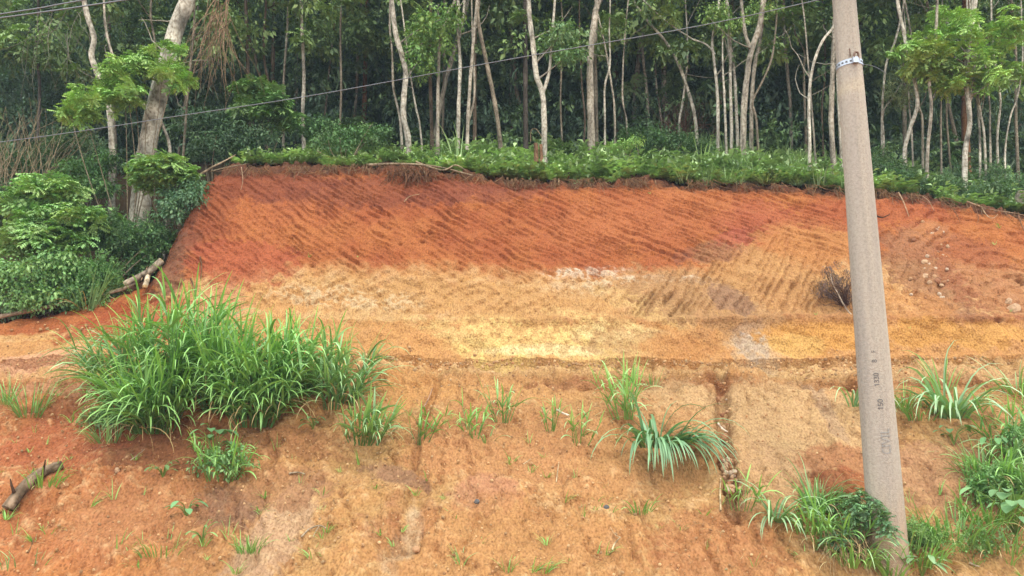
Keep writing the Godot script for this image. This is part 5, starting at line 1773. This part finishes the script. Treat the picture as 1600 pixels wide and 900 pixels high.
	for r in [
		["bushy green weed filling the right frame edge below the bench", 1590, 715, 0.3, 0.22, 0, 70, 0.17, lin(112, 160, 76)],
		["dense leafy weed just above the large round-leaved one", 1560, 775, 0.34, 0.2, 2, 80, 0.24, lin(118, 166, 74)],
		["low leafy weed mat right of the pole's foot", 1500, 855, 0.4, 0.12, 2, 30, 0.2, lin(126, 168, 78)],
		["leafy weed tangle on the mound left of the pole", 1285, 800, 0.26, 0.14, 2, 22, 0.2, lin(120, 162, 78)],
		["leafy weed behind the dead strands left of the pole", 1325, 835, 0.24, 0.14, 0, 20, 0.17, lin(120, 160, 84)],
		["low weed against the pole's right foot", 1430, 850, 0.2, 0.14, 2, 50, 0.18, lin(132, 172, 80)],
		["leafy weed below the middle of the big grass stand", 355, 735, 0.3, 0.16, 0, 34, 0.2, lin(116, 162, 80)],
		["low weed under the left end of the big grass stand", 165, 660, 0.24, 0.1, 2, 44, 0.2, lin(116, 158, 76)]]:
		var at := G(r[1], r[2], 6.0, 10.0)
		shrub("weed", r[0], "plant", at, [[at + Vector3(0, r[4] * 0.6, 0.05), Vector3(r[3], r[4], r[3] * 0.7)]], r[5], r[6], r[7], r[8])
	shrub("weed", "feathery dark green weed climbing the pole's left foot", "plant", G(1345, 862, 6.0, 10.0),
		[[P(1350, 790, 7.15), Vector3(0.13, 0.13, 0.1)], [P(1335, 815, 7.2), Vector3(0.13, 0.08, 0.1)], [P(1372, 815, 6.98), Vector3(0.08, 0.1, 0.05)], [P(1390, 830, 6.9), Vector3(0.06, 0.06, 0.04)], [P(1310, 840, 7.2), Vector3(0.12, 0.07, 0.1)]], 1, 34, 0.19, lin(112, 152, 92))


# ---------------------------------------------------------------- stones, sticks, dead wood
func build_debris() -> void:
	var stones := []
	for k in 5: stones.append(stone_mesh(k))
	var cols := [lin(206, 158, 112), lin(188, 134, 90), lin(212, 172, 130), lin(172, 116, 78), lin(220, 192, 160)]
	var sm := []
	for c in cols:
		var m: StandardMaterial3D = mats.stone.duplicate()
		m.albedo_color = tint(c, 0.82).linear_to_srgb()
		sm.append(m)
	var put_stone := func(px, py, size, label, group, sink, from, to):
		var p := G(px, py, from, to)
		var o := put("stone", stones[rng.randi() % 5])
		o.material_override = sm[rng.randi() % 5]
		o.position = p - slope_normal(p.x, -p.z) * sink
		o.scale = Vector3(size, size, size) * Vector3(rf(0.8, 1.2), rf(0.8, 1.1), rf(0.8, 1.2))
		o.rotation = Vector3(rf(0, TAU), rf(0, TAU), rf(0, TAU))
		tag(o, label, "stone", group)
	for k in 60:
		var t := rng.randf()
		put_stone.call(1133 + 13 * t + rf(-10, 13), 716 + 52 * t, rf(0.03, 0.075), "tan rubble stone heaped at the lower end of the gully", "rubble stones in the gully", 0.02, 6.0, 9.5)
	for k in 16:
		put_stone.call(1131 + rf(-7, 9), rf(590, 680), rf(0.025, 0.06), "small brown stone lodged in the gully's upper trench", "stones lodged in the upper gully", 0.065, 6.0, 9.5)
	for r in [[1134, 673, 0.14, "pale flat stone wedged in the middle of the gully", 0.1], [1122, 618, 0.08, "pale pebble at the gully's upper left rim", 0.05], [183, 734, 0.07, "pale pebble lying on the left slope", 0.01], [1180, 660, 0.0, "", 0], [650, 855, 0.09, "pale stone in the washed channel", 0.03]]:
		if r[2] > 0: put_stone.call(r[0], r[1], r[2], r[3], "", r[4], 6.0, 9.8)
	for r in [[1448, 362, 0.1], [1458, 366, 0.13], [1464, 358, 0.09], [1436, 388, 0.1], [1446, 408, 0.12], [1452, 412, 0.08], [1445, 430, 0.12], [1453, 440, 0.1], [1466, 438, 0.12], [1440, 370, 0.07], [1472, 444, 0.08]]:
		put_stone.call(r[0], r[1], r[2], "tan rock sticking out of the loose brown scree", "rocks in the scree right of the pole", 0.02, 9.8, 13.0)
	for k in 34:
		put_stone.call(1452 + rf(-1, 1) * 30, 405 + rf(-1, 1) * 62, rf(0.03, 0.085), "tan rock sticking out of the loose brown scree", "rocks in the scree right of the pole", 0.01, 9.8, 13.0)
	for r in [[1577, 470, 0.15, "upper one of two pale angular rocks on the far right face"], [1584, 482, 0.19, "lower larger one of two pale rocks on the far right face"]]:
		put_stone.call(r[0], r[1], r[2], r[3], "", 0.02, 9.8, 13.0)
	# crumbs of earth over the slope and along the bench: nobody could count them
	var cp_ := []
	var cc := []
	for k in 9500:
		var x := rf(-7.5, 7.5)
		var D := rf(6.7, 9.3)
		if k % 4 == 0: D = rf(9.25, 10.15)
		var p := on_ground(x, D)
		var s := 0.008 + 0.03 * pow(rng.randf(), 4.0) * (1.6 if D > 9.2 else 1.0)
		cp_.append(Transform3D(Basis.from_euler(rv() * 3.0).scaled(Vector3.ONE * s), p + slope_normal(x, D) * (0.01 + 0.09 * nz.get_noise_3d(x * 1.1, p.y * 1.1, D * 1.1))))
		cc.append(tint(lin(200, 140, 86).lerp(lin(222, 182, 128), rng.randf()), rf(0.45, 1.05)))
	tag(many("soil_crumbs", stones[0], cp_, cc), "scattered crumbs and clods of earth on the lower slope", "earth crumbs", "", "stuff")
	# straw and dry litter: nobody could count it
	var lm := MB.new()
	lm.tube([Vector3(-0.5, 0, 0), Vector3(-0.1, 0.06, 0.03), Vector3(0.5, 0.02, -0.05)], [0.03, 0.03, 0.02], 4, Color.WHITE)
	var lp := []
	var lc := []
	for k in 1500:
		var x := rf(-7.0, 7.0)
		var D := rf(6.7, 9.9)
		if nz.get_noise_2d(x * 0.8 + 9.0, D * 0.8) < -0.05: continue
		var p := on_ground(x, D)
		var s := rf(0.02, 0.09)
		var nn := slope_normal(x, D)
		var bb := Basis(Quaternion(Vector3.UP, nn)) * Basis(Vector3.UP, rf(0, TAU))
		lp.append(Transform3D(bb.scaled(Vector3.ONE * s), p + nn * (0.02 + 0.07 * nz.get_noise_3d(x * 1.1, p.y * 1.1, D * 1.1))))
		lc.append(tint(lin(206, 170, 122), rf(0.35, 1.0)))
	tag(many("straw_litter", lm.mesh(mats.bark), lp, lc), "bits of straw and dry litter strewn over the lower slope", "litter", "", "stuff")
	# sticks
	var pale := lin(206, 178, 140)
	var grey := lin(176, 156, 130)
	for r in [
		["short grey stick on the slope below the dense grass", [[453, 743], [466, 741], [478, 744]], 0.011, grey],
		["pale forked root lying on the lower left slope", [[472, 842], [484, 830], [500, 824], [512, 829]], 0.009, grey],
		["thin branch of the pale forked root pointing down", [[500, 825], [494, 834], [490, 843]], 0.005, grey],
		["pale short thick stick near the slope's upper middle", [[870, 643], [878, 648], [889, 652]], 0.016, lin(226, 206, 182)],
		["upright thin pale stick in the middle of the slope", [[869, 756], [871, 740], [873, 725]], 0.007, pale],
		["tiny pale stick left of the upright thin one", [[818, 728], [824, 724], [829, 720]], 0.007, pale],
		["curved pale stick low in the slope's middle", [[956, 862], [960, 852], [969, 842]], 0.01, pale],
		["fine twig trailing above the curved pale stick", [[968, 842], [960, 838], [953, 826]], 0.004, pale],
		["long thin stick standing along the gully's lower left side", [[1125, 800], [1124, 770], [1125, 750]], 0.01, pale],
		["pale root lying across the gully's middle", [[1121, 664], [1127, 672], [1136, 678]], 0.012, lin(216, 196, 172)],
		["dark stick lying in the crack near its top", [[661, 640], [668, 630], [676, 610]], 0.011, lin(170, 134, 108)],
		["short pale stick beside the crack's lower part", [[608, 684], [615, 675], [622, 668]], 0.009, pale],
		["thin twig above the pale pebble on the left slope", [[206, 722], [217, 714], [228, 705]], 0.006, grey],
		["thin upright twig at the bottom left", [[46, 866], [52, 856], [55, 843]], 0.007, lin(130, 100, 74)],
		["grey root hanging at the pole's left foot", [[1353, 810], [1351, 835], [1362, 860], [1360, 890]], 0.016, lin(204, 172, 128)],
		["dead root strands at the very foot of the pole", [[1364, 842], [1372, 865], [1380, 893]], 0.014, lin(180, 156, 130)],
		["short stick by the weeds right of the pole", [[1512, 882], [1520, 886], [1528, 888]], 0.01, grey],
		["dark shrivelled stalk on the red soil right of the logs", [[314, 404], [316, 420], [315, 438]], 0.012, lin(116, 84, 62)],
		["dark bark strip on the red soil under the shrivelled stalk", [[299, 438], [304, 450], [307, 463]], 0.014, lin(120, 88, 66)],
		["dry twig lying on the upper face left of middle", [[632, 318], [640, 310], [656, 306]], 0.009, lin(176, 146, 112)]]:
		var w := []
		for q in r[1]: w.append(G(q[0], q[1], 6.0, 13.0) + Vector3(0, 0.02, 0.03))
		wood("stick", r[0], "stick", w, r[2], r[2] * 0.6, r[3], false, 6)
	tangle("dead_grass", "brown dead grass strands hanging left of the pole's foot", "dead grass", G(1318, 850, 6.0, 9.0) + Vector3(0, 0.1, 0.05), Vector3(0.2, 0.05, 0.08), Vector3(0, -0.8, 0.6), 120, 0.42, 0.004, lin(196, 166, 122), 0.2, "strands")
	tangle("dead_grass", "dry straw under the big drooping tuft", "dead grass", G(1060, 735, 6.0, 9.0) + Vector3(0, 0.1, 0.05), Vector3(0.16, 0.04, 0.06), Vector3(0, -0.8, 0.6), 36, 0.3, 0.003, lin(176, 138, 92), 0.2, "strands")
	for r in [[745, 786, "black lump added in place of a dark hole right of the washed channel"], [947, 795, "black lump added in place of a dark hole below the big drooping tuft"]]:
		var o := put("rough_lump", stones[2])
		o.material_override = mats.paint_black  # added black lump, standing in for a dark hole in the slope
		o.position = G(r[0], r[1], 6.0, 9.8) + Vector3(0, 0.015, 0.02)
		o.scale = Vector3(0.06, 0.075, 0.05)
		tag(o, r[2], "rough_lump")
	# a dead bush on the face, beside the pole
	var at := G(1318, 478, 9.8, 13.0) + Vector3(0, 0.02, 0.06)
	var bush := tangle("dead_bush", "dead dark purple brown bush on the face left of the pole", "dead bush", at, Vector3(0.05, 0.04, 0.04), Vector3(-0.3, 0.55, 0.2), 90, 0.62, 0.0035, lin(104, 80, 74), 0.6)
	var places := []
	var colors := []
	blob_places([[P(1298, 452, 10.5), Vector3(0.27, 0.17, 0.12)], [P(1310, 425, 10.6), Vector3(0.2, 0.14, 0.1)], [P(1318, 468, 10.4), Vector3(0.12, 0.1, 0.1)]], 75, 0.15, lin(112, 88, 80), places, colors, at)
	many("withered_leaves", sprays[3], places, colors, bush)
	var st := MB.new()
	var sp_ := []
	for q in [[1336, 498], [1322, 482], [1310, 460], [1300, 440], [1298, 428]]: sp_.append(P(q[0], q[1], 10.32) - at)
	sp_ = smooth_path(sp_, 4)
	st.tube(sp_, taper(sp_.size(), 0.011, 0.005), 6, lin(206, 186, 164))
	put("bare_stem", st.mesh(mats.bark), bush)
	# rotten stump with root stubs, lower left
	var stump := wood("rotten_log", "rotten half-buried log with grass on the lower left slope", "log", [G(12, 800, 6.0, 9.0) + Vector3(0, 0.03, 0), G(40, 772, 6.0, 9.0) + Vector3(0, 0.07, 0.03), G(66, 752, 6.0, 9.0) + Vector3(0, 0.08, 0.03), G(98, 734, 6.0, 9.0) + Vector3(0, 0.05, 0.02)], 0.06, 0.045, lin(128, 108, 88), false, 12, "", 1.1)
	for q in [[[22, 770], [18, 758], [16, 748]], [[66, 742], [69, 730], [71, 718]], [[6, 806], [-4, 800], [-14, 798]]]:
		var pts := []
		for e in q: pts.append(P(e[0], e[1], 7.55) - stump.position)
		var sb := MB.new()
		sb.tube(pts, [0.016, 0.011, 0.005], 6, lin(92, 70, 54), 0.6, nz)
		put("root_stub", sb.mesh(mats.bark), stump)
